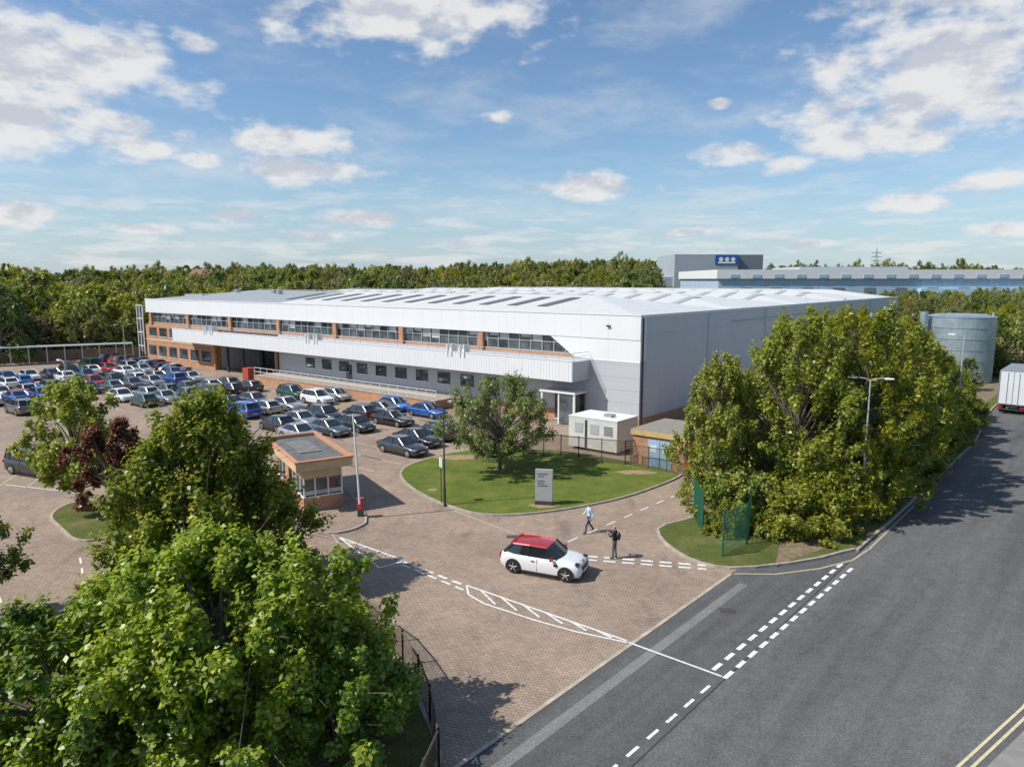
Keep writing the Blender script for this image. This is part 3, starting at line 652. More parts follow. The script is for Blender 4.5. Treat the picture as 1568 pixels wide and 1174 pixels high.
    for sg in(1,-1):
        if kind!='mini':
            b.box(xm-.01,xm,sg*w*.985-.01,sg*w*.985+.012,.28,.9*k,M_blk); b.box(-.28*L+R,.31*L-R,sg*w-.04,sg*w+.006,.17,.25,M_blk)
    return b
def finish_car(me):
    me.shade_smooth()
    try: me.set_sharp_from_angle(angle=math.radians(38))
    except Exception: pass
CM={}
def car(kind,col,x,y,ang,name='parked_car'):
    key=(kind,col)
    if key not in CM:
        me=car_build(kind,PAINT[col]).mesh('car_'+kind+'_'+col); finish_car(me); CM[key]=me
    o=bpy.data.objects.new(name,CM[key]); COL.objects.link(o); o.location=(x,y,.002); o.rotation_euler=(0,0,ang); return o
me=car_build('mini',PAINT['white'],PAINT['red'],True).mesh('small_hatchback'); finish_car(me)
o=bpy.data.objects.new('red_roof_hatchback_car',me); COL.objects.link(o); o.location=(1.6,32.9,.002); o.rotation_euler=(0,0,math.atan2(-.40,.92)); o.scale=(1.06,1.06,1.06)
FA=math.atan2(F.y,F.x)
def stpos(s,t): p=C+F*s+Vector((.613,.79))*t; return p.x,p.y
fixed=[(35.9,-9.4,'suv','white'),(36.1,-6.6,'hatch','silver'),(25.9,-6.8,'hatch','brightblue'),(20.6,-7.2,'sedan','blue'),(20.3,-12.3,'sedan','black'),(25.5,-12,'hatch','darkgrey'),(25.6,-9.4,'sedan','grey'),(35.3,-13.9,'sedan','silver'),(35.4,-16.5,'hatch','silver'),(35.4,-19.1,'suv','blue'),
(41,-17,'sedan','darkgrey'),(27.0,-20.7,'hatch','black'),(22,-21.8,'sedan','silver'),(21.6,-18.9,'sedan','grey'),(20.9,-16.3,'hatch','darkgrey'),(11,-19.8,'sedan','darkgrey'),(12.2,-16.9,'sedan','black'),(12.5,-14.2,'suv','darkgrey'),(27,-18,'sedan','silver'),(27,-15.3,'suv','darkgrey')]
for s,t,kd,cl in fixed:
    x,y=stpos(s,t); car(kd,cl,x,y,FA+(math.pi if random.random()<.6 else 0)+random.uniform(-.03,.03))
cols=['white','white','silver','silver','grey','black','black','navy','white','brightblue','red','darkgrey','darkgrey','white','blue','green','grey','silver','blue']
for s in (41,50.3,55.4,64.5,69.6,79,84.2):
    for t in np.arange(-9,-33 if s>60 else -24,-2.65):
        if (abs(s-41)<1 and abs(t+17)<2) or random.random()<.12: continue
        x,y=stpos(s+random.uniform(-.25,.25),t); car(random.choice(['hatch','hatch','sedan','suv']),random.choice(cols),x,y,FA+(math.pi if random.random()<.5 else 0)+random.uniform(-.03,.03))
for i in range(9):
    x,y=stpos(76+i*2.6,-5.4); car(random.choice(['hatch','sedan','suv']),random.choice(['black','darkgrey','red','grey','navy','white']),x,y,FA-math.pi/2)
car('van','black',-34.6,50.4,FA+math.pi+.25,'parked_van'); x,y=stpos(90,-12); car('van','green',x,y,FA,'parked_van')
car('hatch','white',-66,92,FA); car('hatch','red',-58,82,FA); car('suv','grey',-52,74,FA)
car('sedan','silver',29,58.5,FA)
b=MB()
for s in (8.5,15.2,23.1,38.2,52.9,67,81.6):
    for t in np.arange(-5.2,-34 if s>50 else -24,-2.65):
        for sg in (-1,1):
            if s==8.5 and sg<0 : continue
            x0,y0=stpos(s,t-1.3);x1,y1=stpos(s+sg*4.6,t-1.3); b.strip((x0,y0),(x1,y1),.09,.012,M_bay)
for i in range(7):
    q=Vector((-31,46.5))+Vector((-.8,.1))*i*2.6; b.strip(q,q+Vector((-1.2,4.4)),.09,.012,M_bay)
b.obj('parking_bay_markings')

def truck():
    e=empty('box_truck',(52.4,73.4,0),math.atan2(RR.y,RR.x)); b=MB(); M_tb=simple('truck_body_white',(.66,.68,.7),.45,0,.06,1)
    b.box(0,8.5,-1.25,1.25,1.0,4.5,M_tb); b.box(.0,8.5,-1.27,1.27,4.5,4.58,M_metal); b.box(-.04,0,-1.27,-1.17,1,4.5,M_metal); b.box(-.04,0,1.17,1.27,1,4.5,M_metal); b.box(-.04,0,-.02,.02,1,4.5,M_metal)
    b.box(-.05,0,-1.17,1.17,1.0,1.12,M_metal)
    for y in (-.5,.5): b.box(-.06,-.03,y-.02,y+.02,1.1,4.4,M_metal)
    b.box(8.9,10.9,-1.2,1.2,.6,3.1,M_tb); b.box(9.6,10.95,-1.1,1.1,1.7,2.7,M_cgl); b.box(.1,8.9,-.5,.5,.7,.98,M_dframe)
    b.box(-.05,.1,-1.2,1.2,.45,.55,M_dframe)
    for y in (-.95,.95): b.box(-.08,.0,y-.2,y+.2,.65,.85,M_tail)
    for x in (1.6,2.9,9.7):
        for s in (1,-1): b.tube([(x,s*.85,.5),(x,s*1.22,.5)],.5,20,M_tyre); b.tube([(x,s*1.22,.5),(x,s*1.24,.5)],.26,14,M_rim)
    b.obj('body',parent=e)
truck()

# ------------------------------------------------------------------ people
def person(name,loc,ang,J,cols,bag=False,phone=None,scale=1.0):
    me=bpy.data.meshes.new(name+'_sk'); names=list(J['pts'].keys()); idx={n:i for i,n in enumerate(names)}
    me.from_pydata([J['pts'][n][:3] for n in names],[(idx[a],idx[c]) for a,c in J['edges']],[])
    o=bpy.data.objects.new(name+'_sk',me); COL.objects.link(o)
    o.modifiers.new('s','SKIN'); ss=o.modifiers.new('u','SUBSURF'); ss.levels=2; ss.render_levels=2
    sv=me.skin_vertices[0].data
    for n in names:
        r=J['pts'][n][3]; sv[idx[n]].radius=r if hasattr(r,'__len__') else (r,r); sv[idx[n]].use_root=(n=='pelvis')
    dg=bpy.context.evaluated_depsgraph_get(); m2=bpy.data.meshes.new_from_object(o.evaluated_get(dg)); bpy.data.objects.remove(o)
    ms=dict((k,simple(name+'_'+k,c,.8,0,.1,8)) for k,c in cols.items()); order=['shirt','trousers','skin','hair','shoes']
    m2.materials.clear()
    for k in order: m2.materials.append(ms[k])
    hd=Vector(J['pts']['head'][:3]); wr=[Vector(J['pts'][n][:3]) for n in ('wristL','wristR')]; hn=[Vector(J['pts'][n][:3]) for n in ('handL','handR')]
    pz=J['pts']['pelvis'][2]
    for p in m2.polygons:
        c=p.center; k=0
        if c.z<.09: k=4
        elif c.z<pz+.05 and min((c-h).length for h in hn)>.15: k=1
        if min((c-h).length for h in hn)<.1: k=2
        if c.z>hd.z-.15 and (c-hd).length<.22 :
            k=2
            if c.z>hd.z+.055 or (c.x<hd.x-.02 and c.z>hd.z-.06): k=3
        p.material_index=k
    m2.shade_smooth()
    e=empty(name,(*loc,0),ang); e.scale=(scale,)*3
    bo=bpy.data.objects.new('body',m2); COL.objects.link(bo); bo.parent=e
    b=MB(); sk=ms['skin']; h=hd
    b.tube([(h.x+.09,h.y,h.z+.01),(h.x+.125,h.y,h.z-.025),(h.x+.1,h.y,h.z-.035)],[.008,.014,.01],6,sk)
    for sg in (1,-1):
        b.tube([(h.x+.085,h.y+sg*.032,h.z+.012),(h.x+.1,h.y+sg*.032,h.z+.012)],.011,6,M_blk)
        b.tube([(h.x-.01,h.y+sg*.075,h.z-.03),(h.x-.015,h.y+sg*.09,h.z),(h.x-.01,h.y+sg*.08,h.z+.03)],[.01,.014,.01],6,sk)
    b.tube([(h.x+.092,h.y-.025,h.z-.06),(h.x+.1,h.y,h.z-.062),(h.x+.092,h.y+.025,h.z-.06)],.006,5,simple(name+'_lips',(.4,.15,.12),.6))
    for w_,hp in zip(wr,hn):
        d=(hp-w_).normalized(); sd=Vector((1,0,0)) if abs(d.x)<.7 else Vector((0,1,0)); sd=(sd-d*sd.dot(d)).normalized(); cu=d.cross(sd)
        for i,(off,ln) in enumerate(((-.03,.07),(-.01,.08),(.01,.075),(.03,.058))):
            a=hp+sd*off; b.tube([a,a+d*ln*.5+cu*.006,a+d*ln*.85+cu*.03],[.0095,.009,.007],6,sk)
        a=w_+d*.03+sd*-.03; b.tube([a,a+d*.03-sd*.025,a+d*.06-sd*.03],[.012,.01,.008],6,sk)
    if bag: b.tube([(-.17,0,1.05),(-.2,0,1.25),(-.16,0,1.4)],[.1,.13,.09],10,M_blk)
    if phone: b.box(phone[0]-.01,phone[0]+.03,phone[1]-.08,phone[1]+.08,phone[2]-.03,phone[2]+.04,M_blk)
    b.obj('details',parent=e,smooth=True)
def skel(legL,legR,armL,armR,lean=0,headx=.02):
    P={'pelvis':(0,0,.95,(.15,.105)),'waist':(lean*.3,0,1.1,(.135,.10)),'chest':(lean*.7,0,1.3,(.165,.115)),'upper':(lean,0,1.43,(.12,.09)),'neck':(lean+.005,0,1.51,.052),'head0':(lean+headx,0,1.6,(.075,.085)),'head':(lean+headx+.01,0,1.67,(.077,.092)),'crown':(lean+headx,0,1.735,(.06,.07))}
    E=[('pelvis','waist'),('waist','chest'),('chest','upper'),('upper','neck'),('neck','head0'),('head0','head'),('head','crown')]
    for s,sg,lg,ar in (('L',1,legL,armL),('R',-1,legR,armR)):
        (kx,kz),(ax_,az)=lg
        P['hip'+s]=(0,sg*.095,.88,.088); P['knee'+s]=(kx,sg*.1,kz,.06); P['ankle'+s]=(ax_,sg*.105,az,.042); P['heel'+s]=(ax_-.03,sg*.105,max(.035,az-.06),.036); P['toe'+s]=(ax_+.17,sg*.125,max(.03,az-.075),(.042,.026))
        E+=[('pelvis','hip'+s),('hip'+s,'knee'+s),('knee'+s,'ankle'+s),('ankle'+s,'heel'+s),('ankle'+s,'toe'+s)]
        el,wr=ar
        P['sh'+s]=(lean,sg*.185,1.42,.062); P['elbow'+s]=(el[0],sg*el[1],el[2],.045); P['wrist'+s]=(wr[0],sg*wr[1],wr[2],.03)
        e_=Vector((el[0],sg*el[1],el[2]));w_=Vector((wr[0],sg*wr[1],wr[2])); h_=w_+(w_-e_).normalized()*.08
        P['hand'+s]=(h_.x,h_.y,h_.z,(.038,.02))
        E+=[('upper','sh'+s),('sh'+s,'elbow'+s),('elbow'+s,'wrist'+s),('wrist'+s,'hand'+s)]
    return {'pts':P,'edges':E}
person('walking_man',(4.3,38.1),math.radians(200),skel(((.2,.5),(.26,.09)),((-.08,.5),(-.34,.16)),((-.12,.25,1.16),(-.02,.28,.93)),((.1,.24,1.16),(.3,.2,1.02)),.03),
  dict(shirt=(.5,.6,.72),trousers=(.03,.045,.1),skin=(.5,.3,.22),hair=(.16,.12,.09),shoes=(.05,.04,.035)))
person('standing_man',(5.2,34.4),math.radians(150),skel(((.03,.5),(.04,.09)),((.0,.5),(-.06,.09)),((.12,.25,1.18),(.32,.1,1.33)),((.12,.25,1.18),(.32,.1,1.33)),.0),
  dict(shirt=(.02,.02,.024),trousers=(.09,.095,.105),skin=(.5,.3,.22),hair=(.35,.27,.18),shoes=(.03,.03,.03)),bag=True,phone=(.42,0,1.38))

# ------------------------------------------------------------------ vegetation
def m_leaf(name,dark,light,yellow,trans=.42,rnd=.25):
    m,nt,b=new_mat(name); out=nt.nodes['Material Output']; nt.nodes.remove(b)
    b=N(nt,'ShaderNodeBsdfDiffuse')
    geo=N(nt,'ShaderNodeNewGeometry'); oi=N(nt,'ShaderNodeObjectInfo')
    cl=noisef(nt,.8,2,.6)
    c=ramp(nt,geo.outputs['Random Per Island'],[(.0,dark),(.55,light),(1,yellow)])
    c=mixc(nt,1,c,ramp(nt,cl,[(.32,(.70,.80,.75)),(.66,(1.22,1.16,1.0))]),'MULTIPLY')
    r=ramp(nt,oi.outputs['Random'],[(0,(1-rnd,1-rnd*.5,1-rnd*.2)),(.3,(1,1,1)),(.6,(1+rnd*1.1,1+rnd*.5,.85)),(.8,(1+rnd*.6,1+rnd*.6,1.2)),(1,(1-rnd*1.0,1-rnd*.9,.9))])
    c=mixc(nt,1,c,r,'MULTIPLY')
    nt.links.new(c,b.inputs['Color'])
    tr=N(nt,'ShaderNodeBsdfTranslucent'); tc=mixc(nt,1,c,(1.5,1.55,.6),'MULTIPLY'); nt.links.new(tc,tr.inputs[0])
    mx=N(nt,'ShaderNodeMixShader'); mx.inputs[0].default_value=trans
    nt.links.new(b.outputs[0],mx.inputs[1]); nt.links.new(tr.outputs[0],mx.inputs[2])
    gl=N(nt,'ShaderNodeBsdfGlossy'); gl.inputs['Roughness'].default_value=.4; gl.inputs['Color'].default_value=(.8,.85,.8,1)
    m2=N(nt,'ShaderNodeMixShader'); m2.inputs[0].default_value=.035; nt.links.new(mx.outputs[0],m2.inputs[1]); nt.links.new(gl.outputs[0],m2.inputs[2])
    nt.links.new(m2.outputs[0],out.inputs[0])
    return m
M_bark=simple('bark',(.17,.14,.11),.95,0,.3,5)
L_maple=m_leaf('leaf_maple',(.11,.15,.022),(.21,.26,.034),(.34,.32,.05))
L_maple2=m_leaf('leaf_maple_bright',(.11,.18,.022),(.215,.31,.036),(.32,.36,.05))
L_hedge=m_leaf('leaf_hedge',(.13,.16,.025),(.25,.28,.04),(.40,.37,.075))
L_lawn=m_leaf('leaf_lawn_tree',(.13,.16,.06),(.22,.26,.09),(.32,.33,.15))
L_maroon=m_leaf('leaf_maroon',(.07,.025,.022),(.13,.045,.04),(.18,.09,.06),.25)
L_far=m_leaf('leaf_wood_hazed',(.10,.13,.036),(.17,.21,.06),(.27,.27,.10),.3,.4)  # distance haze put into the leaf colour: lighter and greyer
L_far2=m_leaf('leaf_wood_pale',(.16,.17,.08),(.27,.28,.13),(.36,.34,.18),.3,.3)
L_brown=m_leaf('leaf_brown',(.17,.14,.10),(.28,.23,.16),(.34,.3,.2),.2)

def tree_mesh(name,h,r,th,ncl,nleaf,leaf,seed,mat,shape='round',clr=(.13,.22),trunk=.16,limbs=26,twigs=True,spike=0.0):
    R=np.random.default_rng(seed); b=MB()
    cent=[]
    ph=R.uniform(0,6.28,5)
    while len(cent)<ncl:
        a=R.uniform(0,2*math.pi); q=R.uniform(0,1)
        z=th+(h-th)*q
        if shape=='round': env=math.sin(math.pi*min(1,max(.03,(q*.9+.08))))**.6
        elif shape=='cone': env=(1-q)**.62*min(1,(q+.12)*4)
        elif shape=='dome': env=math.sqrt(max(0,1-q*q))*(.85+.15*min(1,q*6))
        else: env=(1-q**2.2)**.5
        env*=(1+.2*math.sin(2*a+ph[0])+.15*math.sin(3*a+ph[1]+q*5)+.14*math.sin(5*a+ph[2]-q*8)+.1*math.sin(q*17+ph[3]+a))
        if R.uniform()>env+.15: continue
        rr=r*env*math.sqrt(R.uniform(.15,1)); 
        cent.append((rr*math.cos(a),rr*math.sin(a),z))
    cent=np.array(cent); cr=R.uniform(clr[0],clr[1],ncl)*r
    top=h*.8; tp=[(0,0,0)]
    for i in range(1,7): tp.append((R.normal(0,.03*r)*i/3,R.normal(0,.03*r)*i/3,top*i/6))
    tr=[trunk*(1.25 if i==0 else (1-i/7.5)) for i in range(7)]
    b.tube(tp,tr,8,M_bark)
    ordr=R.permutation(ncl)
    for i in ordr[:limbs]:
        c=cent[i]; zz=max(th*.7,min(top*.9,c[2]*.55)); k=zz/top*6; k0=int(min(5,k)); f=k-k0
        s0=np.array(tp[k0])*(1-f)+np.array(tp[k0+1])*f
        mid=(s0+c)/2+np.array([R.normal(0,.1),R.normal(0,.1),-.05*r+R.normal(0,.1)])
        b.tube([s0,mid,c],[trunk*.42,trunk*.26,trunk*.08],5,M_bark,False)
        if twigs:
            for _ in range(3):
                e=c+R.normal(0,.16*r,3); b.tube([mid*.4+c*.6,e],[trunk*.1,trunk*.03],3,M_bark,False)
    nb=len(b.v); V=np.array(b.v,dtype=np.float32)
    w=cr**2; cnt=R.multinomial(nleaf,w/w.sum()); idx=np.repeat(np.arange(ncl),cnt); n=len(idx)
    ax_=cent/np.array([1,1,.6]); ax_[:,2]-=h*.35; ax_/=np.linalg.norm(ax_,axis=1)[:,None]+1e-6
    ax_=ax_*.7+np.array([0,0,.5])+R.normal(0,.35,(ncl,3)); ax_/=np.linalg.norm(ax_,axis=1)[:,None]
    d=R.normal(size=(n,3)); d/=np.linalg.norm(d,axis=1)[:,None]
    rad=R.uniform(0,1,n)**.45
    rad*=1+R.normal(0,.22,n)
    off=d*(cr[idx]*rad)[:,None]
    along=(off*ax_[idx]).sum(1)[:,None]*ax_[idx]
    P=cent[idx]+(off-along)*.85+along*(1.0+spike)
    P[:,2]=np.maximum(P[:,2],.12)
    nr=d*.5+np.array([-.2,-.12,.75])+R.normal(0,.45,(n,3)); nr/=np.linalg.norm(nr,axis=1)[:,None]
    t=R.normal(size=(n,3)); a=np.cross(nr,t); a/=np.linalg.norm(a,axis=1)[:,None]; c=np.cross(nr,a)
    sz=leaf*R.uniform(.5,1.25,n)
    A=a*(sz*.55)[:,None]; Cc=c*(sz*.36)[:,None]
    droop=np.array([0,0,-1])*(sz*.14)[:,None]
    LV=np.stack([P-A+droop,P+Cc-A*.15,P+A+droop,P-Cc-A*.15],1).reshape(-1,3)
    allv=np.vstack([V,LV]).astype(np.float32)
    me=bpy.data.meshes.new(name)
    nf0=len(b.f); loops=[i for f in b.f for i in f]; tot=[len(f) for f in b.f]
    ll=np.concatenate([np.array(loops,dtype=np.int32),(np.arange(n*4)+nb).astype(np.int32)])
    lt=np.concatenate([np.array(tot,dtype=np.int32),np.full(n,4,dtype=np.int32)]); ls=np.concatenate([[0],np.cumsum(lt)[:-1]]).astype(np.int32)
    me.vertices.add(len(allv)); me.vertices.foreach_set('co',allv.ravel())
    me.loops.add(len(ll)); me.loops.foreach_set('vertex_index',ll)
    me.polygons.add(len(lt)); me.polygons.foreach_set('loop_start',ls)
    try: me.polygons.foreach_set('loop_total',lt)
    except Exception: pass
    me.materials.append(M_bark); me.materials.append(mat)
    mi=np.zeros(len(lt),dtype=np.int32); mi[nf0:]=1; me.polygons.foreach_set('material_index',mi)
    me.update(calc_edges=True); me.validate(); return me
def put(name,me,x,y,z=0,rz=0,s=1,sz=None):
    o=bpy.data.objects.new(name,me); COL.objects.link(o); o.location=(x,y,z); o.rotation_euler=(0,0,rz); o.scale=(s,s,sz or s); return o
put('maple_tree',tree_mesh('mapleB',6.4,4.2,1.2,240,66000,.19,11,L_maple2,'dome',(.075,.14),.2,90,spike=.6),-8.4,19.4)
mb2=tree_mesh('mapleB2',5.3,3.4,1.0,160,36000,.19,12,L_maple2,'dome',(.08,.15),.16,60,spike=.6)
put('maple_tree',mb2,-12.8,18.2,0,0,.96,.93)
put('maple_tree',mb2,-5.5,19.6,0,2.2,.78,.75)
put('maple_tree',tree_mesh('mapleA',9.1,4.9,1.0,320,60000,.21,13,L_maple,'cone',(.06,.115),.2,150,spike=.8),-13.4,30)
m1=tree_mesh('small_tree',7.2,2.7,1.6,120,20000,.19,21,L_maple,'round',(.10,.18),.12,60,spike=.4)
put('lawn_tree',tree_mesh('lawn_tree',6.9,4.0,1.5,200,22000,.17,31,L_lawn,'round',(.075,.14),.13,140,spike=.4),-.9,51.2)
put('purple_plum_tree',tree_mesh('plum',6.4,1.9,1.0,90,13000,.2,41,L_maroon,'round',(.13,.22),.12,40),-22.4,38.6)
put('young_tree',m1,-26.2,41.8,0,1,1.1); put('young_tree',m1,-22.3,26.6,0,2,.8)
hv=[tree_mesh('hedge_tree%d'%i,11.5,4.2,.5,270,36000,.23,50+i,L_hedge,'egg',(.065,.125),.14,150,spike=.9) for i in range(3)]
for i,(x,y,s,sz) in enumerate([(12.6,42.4,.66,.82),(17.2,41.8,.95,1.0),(21.2,43,.92,1.05),(19.5,46.5,1.0,1.04),(25.3,48,.95,1.02),(30,53.8,.88,.95),(24.5,52.5,1.0,1.0),(34.5,59.3,.8,.78),(39.5,65,.7,.6),(44.5,71,.65,.45)]):
    put('hedgerow_tree',hv[i%3],x,y,.1,i*1.7,s,sz)
sh=[tree_mesh('shrub%d'%i,2.6,2.2,.05,90,13000,.2,70+i,L_hedge,'dome',(.12,.22),.05,40,True,.5) for i in range(2)]
for i,(x,y,s) in enumerate([(13.2,39.3,1.0),(15.3,38.4,1.1),(17.6,39,1.05),(19.6,40.8,1.0),(21.4,43,1.05),(23.2,45,1.1),(25.6,47.8,1.1),(28.2,50.8,1.1),(31.2,54,1.1),(34.2,57.6,1.05),(37.2,60.9,1.0),(40.3,64.5,.95),(43.5,68.4,.9),(46.6,72.4,.8),(12,37.8,.5)]):
    put('roadside_shrub',sh[i%2],x,y,.08,i*2.1,s,s*random.uniform(.9,1.3))
for i,(x,y,s) in enumerate([(-10.5,33,.45),(-6.9,25.0,.4),(-15,27,.8),(-17,30,.7),(-4.6,22.3,.4)]):
    put('verge_shrub',sh[i%2],x,y,.08,i*2.1,s)
wv=[]
wl=[L_far,L_hedge,L_far2,L_far,L_brown,L_far]
for i in range(6):
    hh=[13,11.5,14,10.5,11.5,13.5][i]
    wv.append(put('boundary_tree',tree_mesh('wood%d'%i,hh,[5.6,6.0,5.0,5.2,4.6,4.2][i],1.2,[60,70,60,60,60,60][i],[3600,4000,3400,3400,1800,3400][i],.65,90+i,wl[i],['dome','round','round','dome','round','egg'][i],(.14,.27),.22,24,False,.1),[-70,-82,-93,-104,88,99][i],[142,136,128,120,112,124][i],0,i))
def hid(x,y):
    rel=Vector((x,y))-C; s=rel.dot(F); t=rel.dot(Vector((.613,.79)))
    if -14<s<104 and -60<t<108: return True
    n=Vector((x,y)).dot(RN); r=math.hypot(x,y)
    if -13<n<3: return True
    if 90<x<360 and 322<y<430: return True
    if 105<x<180 and 470<y<565: return True
    if .2<x/y<.85 and y>322 and y<575: return True
    if y<115 and x<-60 and x>-114: return True
    if (x-62.5)**2+(y-99)**2<80: return True
    return False
pts=[];sc=[]
def addp(x,y,s): pts.append((x,y,terr(x,y)-.2)); sc.append(s)
R2=np.random.default_rng(5)
n=0
while n<3900:
    a=R2.uniform(-.92,.92); r=math.sqrt(R2.uniform(118**2,800**2)) if R2.uniform()<.75 else R2.uniform(118,420); x=r*math.sin(a);y=r*math.cos(a)
    n+=1
    if hid(x,y): continue
    s=R2.uniform(.5,1.05)*(1.0 if r<350 else 1.2)
    if R2.uniform()<.06: s*=1.25
    if x/y>.2 and r<322/math.cos(a): s*=.55
    addp(x,y,s)
for i in range(380):
    x=R2.uniform(60,280); y=R2.uniform(225,320)
    if not hid(x,y): addp(x,y,R2.uniform(.42,.68))
for i in range(60):
    r=R2.uniform(20,190); nn_=R2.uniform(3.5,22)
    x,y=RP(nn_,45+r); addp(x,y,R2.uniform(.4,.7))
for i in range(60):
    x=R2.uniform(50,118); y=R2.uniform(82,140)
    nrd=Vector((x,y)).dot(RN); rel=Vector((x,y))-C; s=rel.dot(F)
    if -13.5<nrd<3 or s>-13 or (x-62.5)**2+(y-99)**2<60 : continue
    if nrd<-13.5: addp(x,y,R2.uniform(.28,.5) if y<104 else R2.uniform(.45,.75))
me=bpy.data.meshes.new('woodland'); me.from_pydata(pts,[],[]); at=me.attributes.new('sc','FLOAT','POINT'); at.data.foreach_set('value',sc)
wo=bpy.data.objects.new('distant_woodland',me); COL.objects.link(wo)
ng=bpy.data.node_groups.new('scatter','GeometryNodeTree'); ng.interface.new_socket('Geometry',in_out='INPUT',socket_type='NodeSocketGeometry'); ng.interface.new_socket('Geometry',in_out='OUTPUT',socket_type='NodeSocketGeometry')
gi=ng.nodes.new('NodeGroupInput');go=ng.nodes.new('NodeGroupOutput'); mp_=ng.nodes.new('GeometryNodeMeshToPoints'); ip=ng.nodes.new('GeometryNodeInstanceOnPoints'); jn=ng.nodes.new('GeometryNodeJoinGeometry')
for o in wv:
    oi=ng.nodes.new('GeometryNodeObjectInfo'); oi.transform_space='ORIGINAL'; oi.inputs['Object'].default_value=o; oi.inputs['As Instance'].default_value=True; ng.links.new(oi.outputs['Geometry'],jn.inputs[0])
rv=ng.nodes.new('FunctionNodeRandomValue'); rv.data_type='FLOAT_VECTOR'; rv.inputs[0].default_value=(0,0,0); rv.inputs[1].default_value=(0,0,6.28)
ri=ng.nodes.new('FunctionNodeRandomValue'); ri.data_type='INT'; ri.inputs[4].default_value=0; ri.inputs[5].default_value=5; ri.inputs['Seed'].default_value=3
na=ng.nodes.new('GeometryNodeInputNamedAttribute'); na.data_type='FLOAT'; na.inputs['Name'].default_value='sc'
ng.links.new(gi.outputs[0],mp_.inputs[0]); ng.links.new(mp_.outputs[0],ip.inputs['Points']); ng.links.new(jn.outputs[0],ip.inputs['Instance']); ip.inputs['Pick Instance'].default_value=True
ng.links.new(ri.outputs[2],ip.inputs['Instance Index']); ng.links.new(rv.outputs[0],ip.inputs['Rotation']); ng.links.new(na.outputs['Attribute'],ip.inputs['Scale']); ng.links.new(ip.outputs[0],go.inputs[0])
md=wo.modifiers.new('scatter','NODES'); md.node_group=ng

# ------------------------------------------------------------------ sky
SUN_EL=math.radians(47); sd=Vector((-.96,-.28)).normalized(); AZ=math.atan2(sd.x,sd.y)
w=bpy.data.worlds.new('World'); scene.world=w; w.use_nodes=True; nt=w.node_tree; bgn=nt.nodes['Background']
sky=N(nt,'ShaderNodeTexSky',sky_type='NISHITA',sun_disc=False,sun_elevation=SUN_EL,sun_rotation=AZ%(2*math.pi)); sky.altitude=50; sky.air_density=1.0; sky.dust_density=.6; sky.ozone_density=1.6
tc=N(nt,'ShaderNodeTexCoord'); sx=N(nt,'ShaderNodeSeparateXYZ'); nt.links.new(tc.outputs['Generated'],sx.inputs[0])
def M(op,a,b_=None,c_=None,clamp=False):
    n=N(nt,'ShaderNodeMath',operation=op,use_clamp=clamp)
    for i,v in enumerate((a,b_,c_)):
        if v is None: continue
        if isinstance(v,(int,float)): n.inputs[i].default_value=v
        else: nt.links.new(v,n.inputs[i])
    return n.outputs[0]
az=M('ARCTAN2',sx.outputs[0],sx.outputs[1]); el=M('ARCSINE',sx.outputs[2])
cxy=N(nt,'ShaderNodeCombineXYZ'); nt.links.new(az,cxy.inputs[0]); nt.links.new(el,cxy.inputs[1])
cl=[(-.62,.29,.13,.05),(-.66,.22,.15,.045),(-.42,.315,.026,.016),(-.14,.355,.17,.045),(-.30,.185,.08,.024),(-.28,.15,.09,.018),(-.38,.088,.038,.010),(-.50,.178,.034,.013),(-.42,.16,.03,.011),
(.11,.125,.085,.018),(.31,.17,.042,.015),(.38,.155,.03,.012),(.62,.30,.17,.05),(.58,.24,.15,.04),(.50,.19,.11,.024),(.63,.13,.045,.012),(.56,.105,.05,.010),(-.21,.085,.06,.011),(-.50,.07,.04,.007),(-.68,.09,.05,.014),(-.28,.062,.045,.006),(.62,.38,.14,.025),(-.02,.215,.022,.009),(.28,.235,.015,.008),(.7,.07,.05,.008),(.24,.065,.04,.006),(.42,.05,.04,.005)]
acc=None
for (rx,rzz,hw,hh) in cl:
    a0=math.atan(rx); e0=math.atan(rzz*math.cos(a0))
    s1=N(nt,'ShaderNodeVectorMath',operation='MULTIPLY_ADD'); nt.links.new(cxy.outputs[0],s1.inputs[0]); s1.inputs[1].default_value=(1/hw,1/hh,0); s1.inputs[2].default_value=(-a0/hw,-e0/hh,0)
    s3=N(nt,'ShaderNodeVectorMath',operation='LENGTH'); nt.links.new(s1.outputs[0],s3.inputs[0])
    acc=s3.outputs['Value'] if acc is None else M('MINIMUM',acc,s3.outputs['Value'])
acc=M('SUBTRACT',1.15,acc)
def wn(scale,det,rough,sv,off=(0,0,0)):
    mp=N(nt,'ShaderNodeMapping'); mp.inputs['Scale'].default_value=sv; mp.inputs['Location'].default_value=off; nt.links.new(cxy.outputs[0],mp.inputs[0])
    n=N(nt,'ShaderNodeTexNoise'); n.inputs['Scale'].default_value=scale; n.inputs['Detail'].default_value=det; n.inputs['Roughness'].default_value=rough; nt.links.new(mp.outputs[0],n.inputs['Vector']); return n.outputs['Fac']
n1=wn(14,6,.58,(1,2.0,1)); n2=wn(14,4,.58,(1,2.0,1),(0,-.045,0))
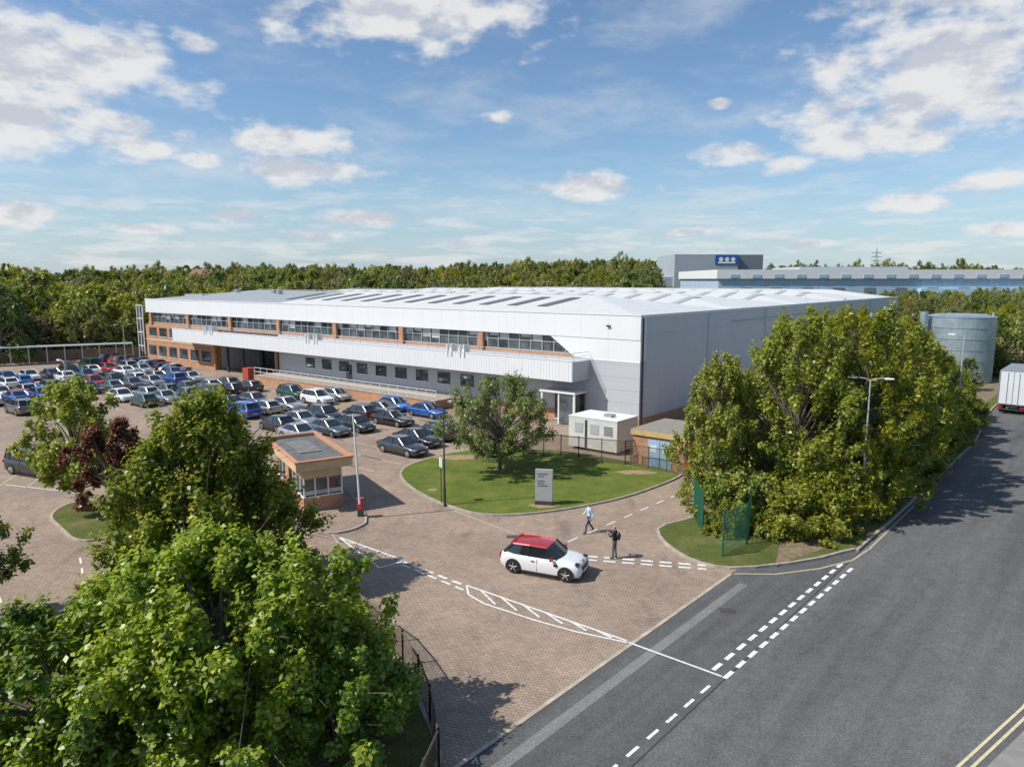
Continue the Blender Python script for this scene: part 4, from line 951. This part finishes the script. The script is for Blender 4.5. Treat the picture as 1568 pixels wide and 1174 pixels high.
dens=M('ADD',M('MULTIPLY',M('MAXIMUM',acc,-1.3),1.0),M('MULTIPLY',M('SUBTRACT',n1,.5),3.1))
def sstep(x,a,b_):
    n=N(nt,'ShaderNodeMapRange',interpolation_type='SMOOTHSTEP'); nt.links.new(x,n.inputs[0]); n.inputs[1].default_value=a; n.inputs[2].default_value=b_; return n.outputs[0]
alpha=sstep(dens,-.2,.75)
th_=M('MULTIPLY',sstep(wn(4.5,6,.62,(1,3.0,1),(3,1,0)),.44,.74),.36)
lowb=M('MULTIPLY',sstep(wn(9,6,.6,(1,6.5,1),(7,2,0)),.44,.64),M('MULTIPLY',sstep(el,.2,.03),.62))
veil=M('MAXIMUM',th_,lowb)
tot=M('MAXIMUM',M('MULTIPLY',alpha,.93),veil)
lit=sstep(M('ADD',M('SUBTRACT',n1,n2),M('MULTIPLY',dens,-.07)),-.18,.05)
ccol=mixc(nt,lit,(6.3,6.6,7.3),(9.0,9.0,9.0))
skc=mixc(nt,1,sky.outputs[0],(1.12,1.30,1.42),'MULTIPLY')
hz=M('MULTIPLY',sstep(el,.2,-.02),.55)
skc=mixc(nt,hz,skc,(4.8,6.2,8.0))
fin=mixc(nt,tot,skc,ccol)
nt.links.new(fin,bgn.inputs[0]); bgn.inputs[1].default_value=.092
sun=bpy.data.lights.new('sun','SUN'); sun.energy=5.0; sun.angle=math.radians(.5); sun.color=(1,.95,.875)
so=bpy.data.objects.new('sun',sun); COL.objects.link(so); dirv=Vector((sd.x*math.cos(SUN_EL),sd.y*math.cos(SUN_EL),math.sin(SUN_EL))); so.rotation_euler=dirv.to_track_quat('Z','Y').to_euler(); so.location=(-30,-10,60)

cam=bpy.data.cameras.new('camera'); co=bpy.data.objects.new('camera',cam); COL.objects.link(co); co.location=(0,0,14); co.rotation_euler=(math.radians(90-8.3),0,0)
cam.sensor_width=36; cam.lens=24.96; cam.clip_end=9000; cam.clip_start=.1; scene.camera=co
scene.view_settings.view_transform='Standard'; scene.view_settings.look='None'; scene.view_settings.exposure=0
